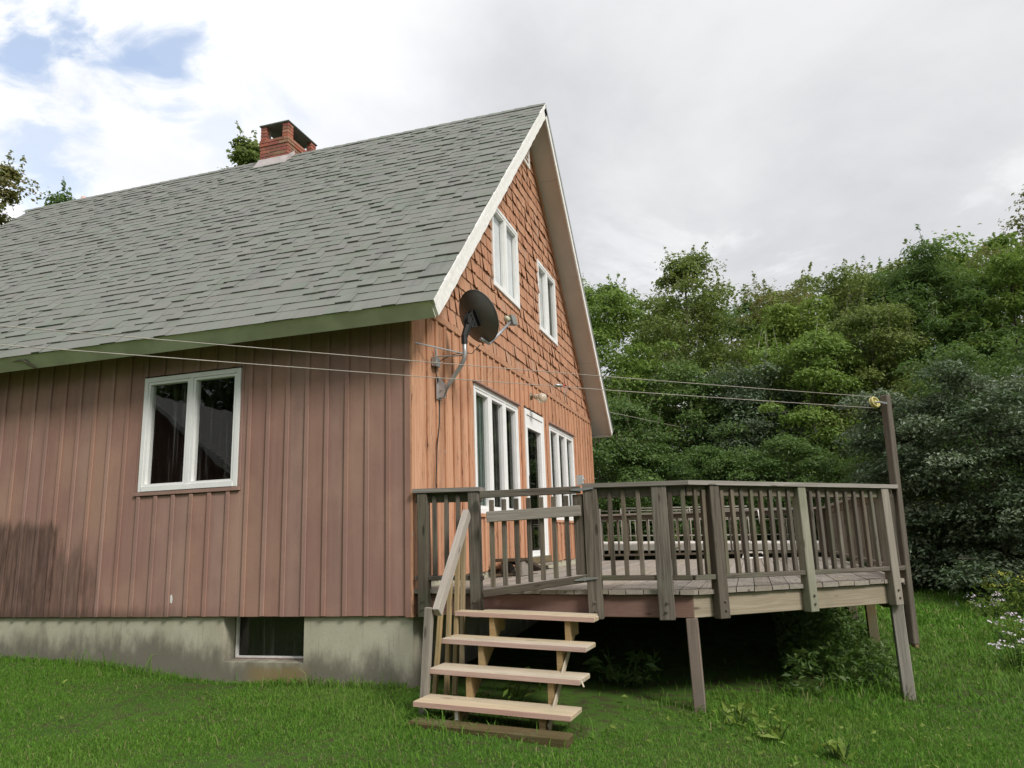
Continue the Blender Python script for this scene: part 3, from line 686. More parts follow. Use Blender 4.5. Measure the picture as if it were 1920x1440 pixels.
# boards run away from the front, cut to the line of the front edges
def front_y(x):
    o = .038
    if x < PB.x+.02: return PA.y+(x-PA.x)*D1.y/D1.x-o
    return PB.y+(x-PB.x)*D2.y/D2.x-o/D2.x
x = .012
while x < PE.x+.03:
    x1 = min(x+.138, PE.x+.04); pts = []
    for xx in (x, x1): pts.append((xx, front_y(xx)+R.uniform(-.006, .006)))
    if x < PB.x < x1: pts.insert(1, (PB.x+.015, front_y(PB.x+.015)))
    pts += [(x1, 8.40), (x, 8.40)]
    dz = R.uniform(-.002, .003)
    vs = [Vector((a, b, ZT+tilt(a, b)+dz)) for a, b in pts]; vo = vs[0].copy()
    yl = (pts[0][1]+8.4)/2; c = Vector((0, 0, 0))
    m = MB(); m.prism([Vector((v.y-4, -(v.x-x), v.z)) for v in vs], (0, 0, -.036))      # modelled with the grain along local X
    M = Matrix(((0, -1, 0, x), (1, 0, 0, 4), (0, 0, 1, 0), (0, 0, 0, 1)))
    raw('deck_board', m.v, m.f, DECKW, DECK, False, M)
    x = x1+.007
def skirt(E, t0, t1, mat, o=0.0):
    p, q = E.at(t0, o-.02, (ZS0+ZS1)/2), E.at(t1, o-.02, (ZS0+ZS1)/2)
    return bar('skirt_board', p, q, .038, ZS1-ZS0, mat, DECK)
skirt(E1, .0, L1, SKRR); skirt(E2, .004, 1.27, SKRW); skirt(E2, 1.275, L2, SKRW); skirt(E3, .0, E3.L, SKRW); skirt(E4, 0, E4.L, SKRW)
for yy in np.arange(.75, 8.2, .62):
    xe = min(PE.x-.06, PB.x+(yy-PB.y)*D2.x/D2.y-.1) if yy < PE.y+.1 else PE.x-.06
    bar('joist', (.02, yy, .10+tilt(0, yy)), (xe, yy, .10+tilt(xe, yy)), .038, .17, OLDW, DECK)
def post_pt(name, x, y, w, mat, ztop, zadd=.12, lean=(0, 0)):
    bar(name, (x+lean[0], y+lean[1], g1(x, y)-zadd), (x, y, ztop), w, w, mat, DECK, (0, 1, 0), .006)
post_pt('support_post', 2.40, .195, .092, m_wood('pinkish_grey_post', (.22, .155, .12), (.30, .225, .18), (.25, .19, .15), moss=.25, dark=.25), -.040, lean=(.012, 0))
post_pt('support_post', 4.165, 1.772, .105, GREYW, .08, lean=(.006, .004))
for px, py in ((4.15, 3.44), (4.12, 4.95), (4.12, 6.6), (4.1, 8.25), (1.2, 8.25), (2.6, 8.25)): post_pt('support_post', px, py, .105, OLDW, .02)
bar('beam', (4.12, 1.95, -.06), (4.12, 8.3, -.06), .08, .14, OLDW, DECK)

def bolt(p, n, parent):
    m = MB(); m.tube([p, p+n*.007], .012, 8); m.tube([p+n*.007, p+n*.016], .008, 6); m.build('bolt', BOLTM, parent)
def railing(E, t0, t1, posts, bal, gap=None, mitre=(0, 0), bolts=True, cap_ov=.0, low=True):
    """Cap rail on two-by-four, low rail, posts bolted outside the skirt and balusters between."""
    sec = [(t0, t1)] if not gap else [(t0, gap[0]), (gap[1], t1)]
    for (a, b) in sec:
        ea = -.009 if (a == t0 and mitre[0]) else 0; eb = .009 if (b == t1 and mitre[1]) else 0
        A, B = E.at(a+ea, .025, ZR-.018), E.at(b+eb, .025, ZR-.018)
        n3 = Vector((E.N.x, E.N.y, 0)); d3 = (B-A).normalized()
        w = .075; sa = mitre[0] if a == t0 else 0; sb = mitre[1] if b == t1 else 0
        pts = [A+n3*w-d3*sa, A-n3*w+d3*sa, B-n3*w-d3*sb, B+n3*w+d3*sb]
        Lc = (B-A).length; mid = (A+B)/2; z3 = d3.cross(-n3); Mx = Matrix(((d3.x, -n3.x, z3.x, mid.x), (d3.y, -n3.y, z3.y, mid.y), (d3.z, 0, z3.z, mid.z), (0, 0, 0, 1)))
        inv = Mx.inverted(); m = MB(); m.prism([inv@(p+Vector((0, 0, -.018))) for p in pts], (0, 0, .036))
        rl = raw('railing', m.v, m.f, CAPW, DECK, False, Mx)
        ka = -.012 if ea else .01; kb = .012 if eb else -.01
        bar('upper_rail', E.at(a+ka*.6, .020, ZR-.082), E.at(b+kb*.6, .020, ZR-.082), .038, .085, RAILW, rl)
        if low: bar('bottom_rail', E.at(a+ka, .030, ZT+.098), E.at(b+kb, .030, ZT+.098), .088, .040, RAILW, rl)
        for (t, w, mt) in posts:
            if a-.01 <= t <= b+.05:
                p = E.at(t, .045, 0); zl = ZS0-.012+p.z if bolts else ZT+p.z; zh = ZR-.038+p.z
                d = Vector((E.D.x, E.D.y, 0))
                o = bar('railing_post', (p.x+R.uniform(-.006, .006), p.y, zl), (p.x, p.y, zh), w, .09, mt, rl, (-E.N.x, -E.N.y, 0), .005)
                if bolts:
                    for zz in (.055, .125): bolt(E.at(t+R.uniform(-.008, .008), .0905, ZS0+zz), n3, rl)
        for t in bal:
            if a < t < b:
                p = E.at(t, .042, 0); bar('baluster', (p.x+R.uniform(-.007, .007), p.y+R.uniform(-.004, .004), ZT+.119+p.z), (p.x+R.uniform(-.006, .006), p.y+R.uniform(-.004, .004), ZR-.055+p.z-R.uniform(0, .02)), .036, .036, RAILW, rl, (-E.N.x, -E.N.y, 0), .003)
P6 = m_wood('pale_green_post', (.20, .19, .145), (.31, .30, .235), (.25, .245, .185), moss=.35, dark=.3)
railing(E1, .02, L1, [(.105, .095, RAILW), (.585, .095, RAILW), (1.625, .12, RAILW), (2.20, .125, RAILW)], [.215, .325, .43, 1.78, 1.90, 2.02, 2.285, 2.385], gap=(.655, 1.565), mitre=(0, .0295))
railing(E2, .0, L2-.01, [(.245, .10, RAILW), (1.235, .095, P6), (2.305, .10, GREYW)], [.07, .15]+[.35+.108*i for i in range(8)]+[1.36+.112*i for i in range(8)]+[2.40], mitre=(.0295, .03))
railing(E3, .0, E3.L, [(.3+1.55*i, .092, RAILW) for i in range(5)], [.08+.125*i for i in range(int(E3.L/.125))], bolts=False)
railing(E4, .0, E4.L, [(.05+1.35*i, .092, RAILW) for i in range(4)], [.14+.19*i for i in range(int(E4.L/.19))], bolts=False)
bar('end_post', (.13, 8.32, .1), (.13, 8.32, 1.16), .07, .07, GREYW, DECK, (0, 1, 0))

# sagging gate
def gate():
    def P(t, z, o=.07):       # t 0 at the hinge .. 1 at the free end
        lo, hi = .29-.10*t, 1.028-.006*t; q = lo+(hi-lo)*z
        p = E1.at(1.545-.845*t, o+.09*t, 0); return Vector((p.x, p.y, q))
    g = bar('gate', P(0, 1), P(1.03, 1), .040, .062, RAILW, DECK)
    bar('gate_rail', P(-.02, 0), P(1.02, 0), .040, .060, RAILW, g); bar('gate_board', P(-.0, .76, .10), P(.955, .765, .10), .036, .090, GREYW, g)
    for k in range(7):
        t = .155+k*.127; bar('baluster', P(t, .05, .066), P(t-.004, .94, .066), .036, .036, RAILW, g, (0, -1, 0), .003)
    bar('gate_stile', P(.035, .05, .05), P(.035, .95, .05), .085, .04, RAILW, g, (0, -1, 0))
    for z in (0, 1):
        m = MB(); a = P(.16, z, .093); b = P(0, z, .098); c = E1.at(1.66, .10, 0); c.z = b.z+.006
        up = Vector((0, 0, .013)); a = b.lerp(a, .6); m.prism([a-up*.3, b-up, b+up, a+up*.3], (0, -.004, 0)); m.prism([b-up, c-up*.4, c+up*.4, b+up], (0, -.004, 0)); m.tube([b-up*1.3, b+up*1.3], .008, 6); m.build('hinge', METW, g)
    m = MB(); m.box(1.541, 1.592, .02, .075, 1.068, 1.150); m.tube([(1.592, .045, 1.115), (1.606, .045, 1.115)], .008, 8); bx = m.build('latch_box', m_plain('pale_grey_box', (.42, .42, .42), .5), g)
gate()

# ------------------------------------------------------------------ steps up to the gate
BASEW = m_wood('damp_base_timber', (.075, .055, .028), (.125, .098, .052), (.10, .085, .04), moss=.5)
BALW = m_wood('tan_baluster_wood', (.32, .23, .12), (.44, .33, .19), (.37, .28, .16), moss=.3, dark=.3)
ST = empty('steps', (1.08, -.75, -.66), 'wooden steps with four pale treads and grey handrail leading to the deck gate', 'steps')
SM = Matrix.Translation((1.10, -.26, 0))@Matrix.Rotation(-.055, 4, 'Z')
def sp(a, b, z): v = SM@Vector((a, -b, 0)); return Vector((v.x, v.y, z-.040*a))
TZ = [.038, -.150, -.337, -.524]
for k, z in enumerate(TZ):
    b = .245*k; r = R.uniform(-.008, .008)
    for q in (0, 1):
        l, rr = (-.605, .595) if k else ((-.60, .60) if q == 0 else (-.41, .555))
        f = b-.140*q; up = Vector((0, 0, 1))
        tr = bar('tread_board', sp(l+r, f-.068, z-.019), sp(rr+r, f-.068, z-.019), .136, .038, PTW, ST, up, .006)
        if q == 0: bar('front_edge', sp(l+r+.003, f+.0015, z-.020), sp(rr+r-.003, f+.0015, z-.020), .005, .036, EDGW, ST, up, .001)
bar('splinter', sp(.60, .47, TZ[2]-.01), sp(.625, .50, TZ[2]-.045), .012, .004, PTW, ST)
for a in (-.30, .345):
    prof = []
    for k, z in enumerate(TZ):
        b = .245*k; prof += [(b-.262, z-.042), (b-.022, z-.042), (b-.022, z-.042-.14)] if k < 3 else [(b-.262, z-.042), (b-.045, z-.042), (b-.045, -.672)]
    prof += [(.55, -.672), (.50, -.60), (-.16, -.125), (-.262, -.125)]
    m = MB(); q = [sp(a, b, z) for b, z in prof]; m.prism(q, SM.to_3x3()@Vector((.044, 0, -.0018))); m.build('stringer', m_wood('stringer_wood', (.30, .19, .08), (.44, .30, .14), (.36, .25, .12), moss=.25, dark=.2) if a < 0 else bpy.data.materials['stringer_wood'], ST)
bar('stringer_brace', sp(.402, .02, -.16), sp(.402, .66, -.64), .012, .055, PTW, ST)
m = MB(); q = sp(-.277, .693, -.59); m.box(q.x-.012, q.x+.012, q.y-.004, q.y+.001, q.z-.045, q.z+.035); m.build('lumber_tag', WHITE, ST)
bar('base_timber', sp(-.585, .80, -.700), sp(.60, .80, -.700), .15, .14, BASEW, ST, (0, 0, 1), .012)
# handrail on the house side
bar('handrail_post', (.432, -.735, -.72), (.484, -.715, .135), .062, .055, GREYW, ST, (0, 1, 0))
h0, h1 = Vector((.548, -.715, .095)), Vector((.560, -.045, .875))
bar('handrail', h0, h1, .055, .088, PALEW, ST, (0, 0, 1), .004)
for (xb, yb, zb_), (xt, yt, zt_) in (((.425, -.52, -.66), (.505, -.50, .25)), ((.462, -.35, -.66), (.515, -.34, .42)), ((.478, -.20, -.60), (.530, -.20, .60)), ((.49, -.06, -.40), (.53, -.06, .72))):
    bar('handrail_baluster', (xb, yb, zb_), (xt, yt, zt_), .036, .036, BALW, ST, (0, 1, 0), .003)

# ------------------------------------------------------------------ clothesline
CP_ = empty('clothesline_post', (4.29, 1.87, -.45), 'tall dark wooden clothesline post bolted to the far right deck corner', 'post')
bar('post', (4.285, 1.865, -.455), (4.345, 1.925, 1.93), .076, .076, m_wood('dark_post_wood', (.085, .07, .055), (.155, .13, .105), (.12, .10, .08), moss=.2), CP_, (.7, -.7, 0), .008)
m = MB(); m.prism([(4.285, 1.82, -.455), (4.33, 1.865, -.455), (4.328, 1.863, -.49), (4.30, 1.835, -.48)], (-.03, .05, 0)); m.build('cut_end', OLDW, CP_)
bolt(Vector((4.255, 1.80, .10)), Vector((.7, -.7, 0)), CP_)
PU = empty('clothesline_pulley', (4.245, 1.86, 1.845), 'yellow spoked clothesline pulley hooked to the post top', 'pulley')
def wheel(name, c, ax, r, mat, par):
    ax = Vector(ax).normalized(); a = ax.orthogonal().normalized(); b = ax.cross(a); m = MB(); N = 20
    for dz in (-.013, .013):
        m.tube([c+ax*dz+(a*math.cos(2*math.pi*k/N)+b*math.sin(2*math.pi*k/N))*r for k in range(N+1)], .009, 6, False)
    m.tube([c+(a*math.cos(2*math.pi*k/N)+b*math.sin(2*math.pi*k/N))*(r-.01) for k in range(N+1)], .009, 6, False)
    for k in range(5):
        d = a*math.cos(2*math.pi*k/5)+b*math.sin(2*math.pi*k/5); m.tube([c, c+d*(r-.01)], .007, 5)
    m.tube([c-ax*.02, c+ax*.02], .018, 8)
    return m.build(name, mat, par, True)
wc = Vector((4.232, 1.885, 1.86)); wheel('wheel', wc, (.62, -.58, .25), .052, YEL, PU)
m = MB(); m.tube([wc+Vector((0, -.02, 0)), wc+Vector((.05, -.03, -.005)), wc+Vector((.085, -.02, -.015))], .009, 6); m.tube([wc+Vector((.085, -.03, -.015)), wc+Vector((.105, .0, -.02))], .014, 6); m.build('hook', METW, PU)
LI = empty('clothesline', (1.7, -.8, 1.8), 'two strand clothesline wire strung from the yellow pulley across the house', 'clothesline')
PA_ = Vector((4.232, 1.885, 1.86)); PZ = Vector((-.815, -3.405, 1.79)); dv = PZ-PA_
for dz0, dz1 in ((.058, .052), (-.056, -.052)):
    pts = []
    for k in range(41):
        t = 2.05*k/40; p = PA_+dv*t; p.z = PA_.z+dv.z*t+dz0+(dz1-dz0)*t-.045*t*(2.05-t)+.045*1.05*min(t, 1)*1.0; pts.append(p)
    tube('wire', pts, .0028, WIREM, LI, 6)
m = MB(); t = .515; p = PA_+dv*t+Vector((0, 0, -.056+.0)); d = dv.normalized()
m.tube([p-d*.03, p-d*.022, p+d*.03, p+d*.036], [.004, .011, .013, .005], 8); m.build('tightener', METW, LI, True)
m = MB(); q = p-d*.03; m.tube([q, q-d*.02+Vector((0, 0, .012)), q-d*.04, q-d*.02-Vector((0, 0, .014)), q], .0035, 5, False); m.build('red_loop', REDP, LI, True)
m = MB(); m.tube([q-d*.03, q-d*.035-Vector((0, 0, .04)), q-d*.02-Vector((0, 0, .08))], .003, 5); m.tube([q-d*.02, q-d*.015-Vector((0, 0, .06)), q-d*.01-Vector((0, 0, .14))], .002, 5); m.build('cord_end', WIREM, LI, True)
ep = PA_+dv*2.05
tag(bar('line_post', (ep.x, ep.y, g1(ep.x, ep.y)-.2), (ep.x, ep.y, 2.0), .09, .09, OLDW, None, (0, 1, 0)), 'square wooden post holding the near end of the clothesline', 'post')
SVW = tag(tube('service_wire', [(-.64, 8.9, 3.46), (0, 11.4, 3.55), (1.18, 16.0, 3.73), (1.8, 18.4, 3.85)], .006, WIREM, None, 6), 'single grey wire running from the far eave into the trees', 'wire')

# ------------------------------------------------------------------ satellite dish
SD = empty('satellite_dish', (.03, .585, 2.04), 'dark grey satellite dish on a bent mast on the orange gable corner', 'satellite dish')
m = MB(); m.box(.040, .050, .525, .635, 2.035, 2.27); m.prism([(.05, .55, 2.05), (.10, .55, 2.05), (.13, .55, 2.12), (.09, .55, 2.22), (.05, .55, 2.25)], (0, .006, 0)); m.prism([(.05, .60, 2.05), (.10, .60, 2.05), (.13, .60, 2.12), (.09, .60, 2.22), (.05, .60, 2.25)], (0, .006, 0)); m.tube([(.09, .535, 2.13), (.09, .62, 2.13)], .010, 6)
m.build('foot', ARMM, SD)
mast = [(.085, .585, 2.09), (.16, .58, 2.19), (.24, .57, 2.29), (.30, .56, 2.36), (.335, .55, 2.42), (.345, .548, 2.48), (.345, .548, 2.64)]
tube('mast', mast, .023, ARMM, SD, 10)
m = MB(); m.tube([(.34, .55, 2.475), (.02, .06, 2.508)], .008, 6); m.tube([(.005, .06, 2.508), (.014, .06, 2.508)], .03, 8); m.build('brace', METW, SD)
m = MB(); m.tube([(.34, .552, 2.46), (.045, .50, 2.465)], .008, 6); m.build('brace', METW, SD)
el, az = math.radians(27), math.radians(27)
ax = Vector((math.cos(el)*math.sin(az), math.cos(el)*math.cos(az), math.sin(el))); rt = ax.cross(Vector((0, 0, 1))).normalized(); up = rt.cross(ax).normalized()
dc = Vector((.415, .660, 2.865)); ra, rb, dep = .255, .285, .075
def dish_mesh():
    m = MB(); NR_, NS = 8, 36
    for sgn, off in ((1, 0.0), (-1, -.007)):
        vs = [dc+ax*off]; fs = []
        for i in range(1, NR_+1):
            r = i/NR_
            for k in range(NS):
                th = 2*math.pi*k/NS; vs.append(dc+rt*(ra*r*math.cos(th))+up*(rb*r*math.sin(th))+ax*(dep*r*r+off))
        for k in range(NS): fs.append((0, 1+k, 1+(k+1) % NS))
        for i in range(NR_-1):
            for k in range(NS):
                a = 1+i*NS+k; b = 1+i*NS+(k+1) % NS; fs.append((a, a+NS, b+NS, b))
        m.add(vs, fs)
    rim = [dc+rt*(ra*math.cos(2*math.pi*k/NS))+up*(rb*math.sin(2*math.pi*k/NS))+ax*(dep-.004) for k in range(NS+1)]
    m.tube(rim, .006, 6, False)
    return m.build('reflector', DISH, SD, True)
dish_mesh()
m = MB(); bk = dc-ax*.012
for s in (-1, 1):
    q = [bk+rt*s*.035+up*.09, bk+rt*s*.035-up*.09, bk-ax*.10+rt*s*.03-up*.075, bk-ax*.13+rt*s*.03-up*.0, bk-ax*.09+rt*s*.03+up*.06]; m.prism(q, rt*.006)
m.prism([bk+rt*.075+up*.085, bk+rt*.075-up*.085, bk-rt*.075-up*.085, bk-rt*.075+up*.085], -ax*.008)
top = Vector(mast[-1]); m.tube([top-Vector((0, 0, .06)), top+Vector((0, 0, .03))], .033, 10)
m.tube([top+Vector((0, 0, .01)), bk-ax*.06], [.035, .045], 8)
for s in (-1, 1):
    for v in (-.05, .01, .05): m.tube([bk-ax*.05+up*v+rt*s*.03, bk-ax*.05+up*v+rt*s*.05], .009, 6)
m.build('bracket', BLACK, SD)
bot = dc-up*rb+ax*dep; lnb = bot+ax*.43+up*.10
m = MB(); m.tube([dc-up*rb*.75-ax*.02, bot-up*.012, bot+ax*.10+up*.01, lnb], [.02, .02, .018, .016], 8); m.build('feed_arm', ARMM, SD, True)
m = MB(); fa = (dc-lnb+up*.05).normalized(); m.prism([lnb-rt*.035-up*.03, lnb+rt*.035-up*.03, lnb+rt*.045+up*.075, lnb-rt*.045+up*.075], -fa*.07); lb = m.build('receiver', LNBM, SD)
m = MB(); c0 = lnb+up*.03; m.tube([c0, c0+fa*.05, c0+fa*.055], [.022, .034, .034], 10); m.build('feed_horn', m_plain('cream_plastic', (.62, .60, .45), .5), SD, True)
m = MB(); m.box(.030, .075, .44, .56, 2.36, 2.45); m.tube([(.05, .50, 2.45), (.055, .50, 2.50), (.05, .49, 2.55)], .012, 6); m.tube([(.06, .47, 2.40), (.085, .47, 2.40)], .014, 8); m.build('cable_splitter', METW, SD)
m = MB(); m.tube([(.05, .50, 2.36), (.07, .47, 2.27), (.06, .52, 2.20), (.05, .56, 2.26)], .005, 5)
m.tube([(.06, .52, 2.40), (.10, .62, 2.47), (.22, .58, 2.49), (.35, .56, 2.49), (.40, .60, 2.48), (.47, .66, 2.58)], .0045, 5)
m.tube([(.044, .60, 2.04), (.044, .59, 1.8), (.045, .52, 1.55), (.045, .48, 1.2), (.045, .485, .3)], .006, 5); m.build('cable', BLACK, SD, True)

# ------------------------------------------------------------------ lamp over the door
FL = empty('flood_lamp', (.04, 4.05, 2.65), 'small outdoor lamp with clear bulb fixed above the glass door', 'lamp')
m = MB(); m.tube([(.040, 4.05, 2.67), (.055, 4.05, 2.67)], .055, 12); m.tube([(.055, 4.05, 2.67), (.10, 4.03, 2.66)], .022, 8); m.build('base', m_plain('dull_brass', (.25, .21, .15), .5, .5, .5), FL, True)
m = MB(); m.tube([(.10, 4.03, 2.66), (.13, 4.015, 2.65), (.175, 3.99, 2.635)], [.03, .038, .045], 12); m.build('socket', m_plain('cream_socket', (.50, .45, .36), .5), FL, True)
bm_ = MB(); bm_.tube([(.175, 3.99, 2.635), (.20, 3.975, 2.628), (.235, 3.955, 2.615), (.27, 3.935, 2.605), (.285, 3.926, 2.60)], [.044, .062, .072, .062, .035], 14)
gb = NT('bulb_glass'); gb.fin((.85, .82, .70), .12, .6); gb.b.inputs['Transmission Weight'].default_value = .55; gb.b.inputs['IOR'].default_value = 1.3
bm_.build('bulb', gb.m, FL, True)
vc = MB(); vc.tube([(-.4, W+.002, 2.28), (-.4, W+.10, 2.28), (-.4, W+.12, 2.26)], [.07, .075, .05], 12); tag(vc.build('dryer_vent', LNBM, None, True), 'round grey vent hood on the far house corner under the eave', 'vent')

# ------------------------------------------------------------------ things on the deck
DS = empty('door_step', (.2, 2.6, .2), 'tipped dark wooden doorstep leaning below the glass door', 'step')
dz = ZT+tilt(.2, 2.6)
bar('top_board', (.22, 2.00, dz+.195), (.22, 2.62, dz+.185), .26, .036, m_wood('dark_step_wood', (.06, .045, .03), (.11, .08, .055), (.09, .065, .045)), DS)
bar('tipped_board', (.25, 2.40, dz+.19), (.25, 3.10, dz+.055), .25, .036, bpy.data.materials['dark_step_wood'], DS)
prism('side_panel', [(.35, 2.28, dz+.006), (.35, 2.62, dz+.006), (.35, 2.50, dz+.165), (.35, 2.28, dz+.165)], (-.03, 0, 0), GREYW, DS)
prism('side_panel', [(.12, 2.28, dz+.006), (.12, 2.80, dz+.006), (.12, 2.62, dz+.165), (.12, 2.28, dz+.165)], (-.03, 0, 0), GREYW, DS)
bh = MB(); bh.tube([(.09, 1.98, dz+.022), (.13, 2.06, dz+.026), (.20, 2.26, dz+.026), (.22, 2.31, dz+.022)], [.016, .022, .024, .018], 8)
tag(bh.build('wood_scrap', bpy.data.materials['dark_step_wood'], None, True), 'short dark stick lying on the deck boards inside the gate', 'stick')
m = MB(); zq = ZT+tilt(2.9, 8); m.tube([(2.75, 7.9, zq+.02), (2.75, 8.1, zq+.02), (2.78, 8.1, zq+.11), (3.08, 7.95, zq+.11), (3.14, 7.75, zq+.02)], .016, 6); m.tube([(2.78, 7.75, zq+.02), (3.14, 7.75, zq+.02)], .016, 6); m.tube([(2.75, 7.9, zq+.02), (2.78, 7.75, zq+.02)], .016, 6)
tag(m.build('folded_frame', WHITE, None), 'low white tube frame lying at the back of the deck', 'frame')
tag(tube('white_pole', [(3.16, 8.18, ZT+tilt(3.1, 8.2)+.005), (3.09, 8.27, 1.02)], .014, WHITE, None, 8), 'thin white pole leaning on the back deck railing', 'pole')

# ------------------------------------------------------------------ pool deck behind
RODM = m_plain('dull_tan_metal', (.30, .275, .23), .6, .3)
PD = empty('pool_platform', (1.5, 11, -.1), 'pale raised platform with thin metal railing behind the wooden deck', 'platform')
for q in range(14): abox('platform_board', -1.4+.43*q, -.975+.43*q, 9.65, 12.6, .50-.011*q, .528-.011*q, m_plain('pale_platform_board', (.62, .58, .53), .8, var=.15) if q == 0 else bpy.data.materials['pale_platform_board'], PD, 'y')  # pale board colour with slight random tone variation
bar('rim_board', (-1.4, 9.63, .445), (4.6, 9.63, .29), .03, .13, m_plain('grey_rim', (.40, .37, .33), .8), PD)
for px in (-1.3, .6, 2.4, 4.4):
    for py in (9.9, 12.4): bar('leg', (px, py, g1(px, py)-.1), (px, py, .33), .1, .1, OLDW, PD, (0, 1, 0))
bar('side_wall', (-1.35, 9.95, .05), (4.55, 9.95, -.05), .02, .62, DARKI, PD)  # near-black sheet stands in for the shadow under the platform
for yy, zo in ((12.5, 0.0), (10.6, .0)):
    r0 = 1 if yy < 12 else 0; xs = np.arange(-1.3, 4.5, .28) if r0 == 0 else np.arange(.2, 3.2, .30)
    f = lambda x, z: (x, yy, z-.026*x)
    rl = tube('metal_railing', [f(xs[0], 1.24), f(xs[-1], 1.24)], .014, RODM, PD, 6); tube('rail_tube', [f(xs[0], 1.0), f(xs[-1], 1.0)], .010, RODM, rl, 6); tube('rail_tube', [f(xs[0], .64), f(xs[-1], .64)], .010, RODM, rl, 6)
    for j, xx in enumerate(xs): tube('rail_rod' if j % 5 else 'rail_post', [f(xx, .52), f(xx, 1.24 if j % 5 == 0 else 1.0)], .008 if j % 5 else .015, RODM, rl, 6)

# ------------------------------------------------------------------ trees and shrubs
LEAF = dict(
    bright=m_leaf('bright_green_leaf', (.150, .245, .042), (.250, .360, .078), (.180, .280, .048)),
    olive=m_leaf('olive_leaf', (.150, .205, .050), (.250, .300, .085), (.200, .250, .060)),
    dark=m_leaf('dark_green_leaf', (.085, .160, .042), (.155, .240, .070), (.112, .190, .050)),
    lime=m_leaf('yellow_green_leaf', (.180, .268, .044), (.275, .370, .074), (.205, .285, .050)),
    rust=m_leaf('reddish_leaf', (.235, .180, .072), (.265, .260, .085), (.170, .225, .062)),
    silver=m_leaf('grey_green_leaf', (.070, .112, .055), (.200, .245, .160), (.095, .145, .070), .3, .42))
def leaves(P, size, asp, rng, up=.55, droop=.0, col=None, out=None):
    """Folded four-corner leaves at points P."""
    n = len(P)
    N = rng.normal(size=(n, 3)); N[:, 2] = np.abs(N[:, 2])+up; N = N if out is None else N*.75+out*1.1; N /= np.linalg.norm(N, axis=1)[:, None]
    A = rng.normal(size=(n, 3)); A[:, 2] -= droop; A -= N*(A*N).sum(1)[:, None]; A /= np.linalg.norm(A, axis=1)[:, None]
    B = np.cross(N, A); s = size*rng.uniform(.55, 1.3, n)[:, None]; w = s*asp
    V = np.stack([P-A*s*.5, P+B*w*.5+N*s*.08, P+A*s*.5-N*s*.06, P-B*w*.5+N*s*.08], 1).reshape(-1, 3)
    F = np.arange(4*n).reshape(n, 4)
    c = rng.uniform(0, 1, n) if col is None else np.clip(col+rng.normal(0, .18, n), 0, 1)
    return V, F, np.repeat(c, 4)
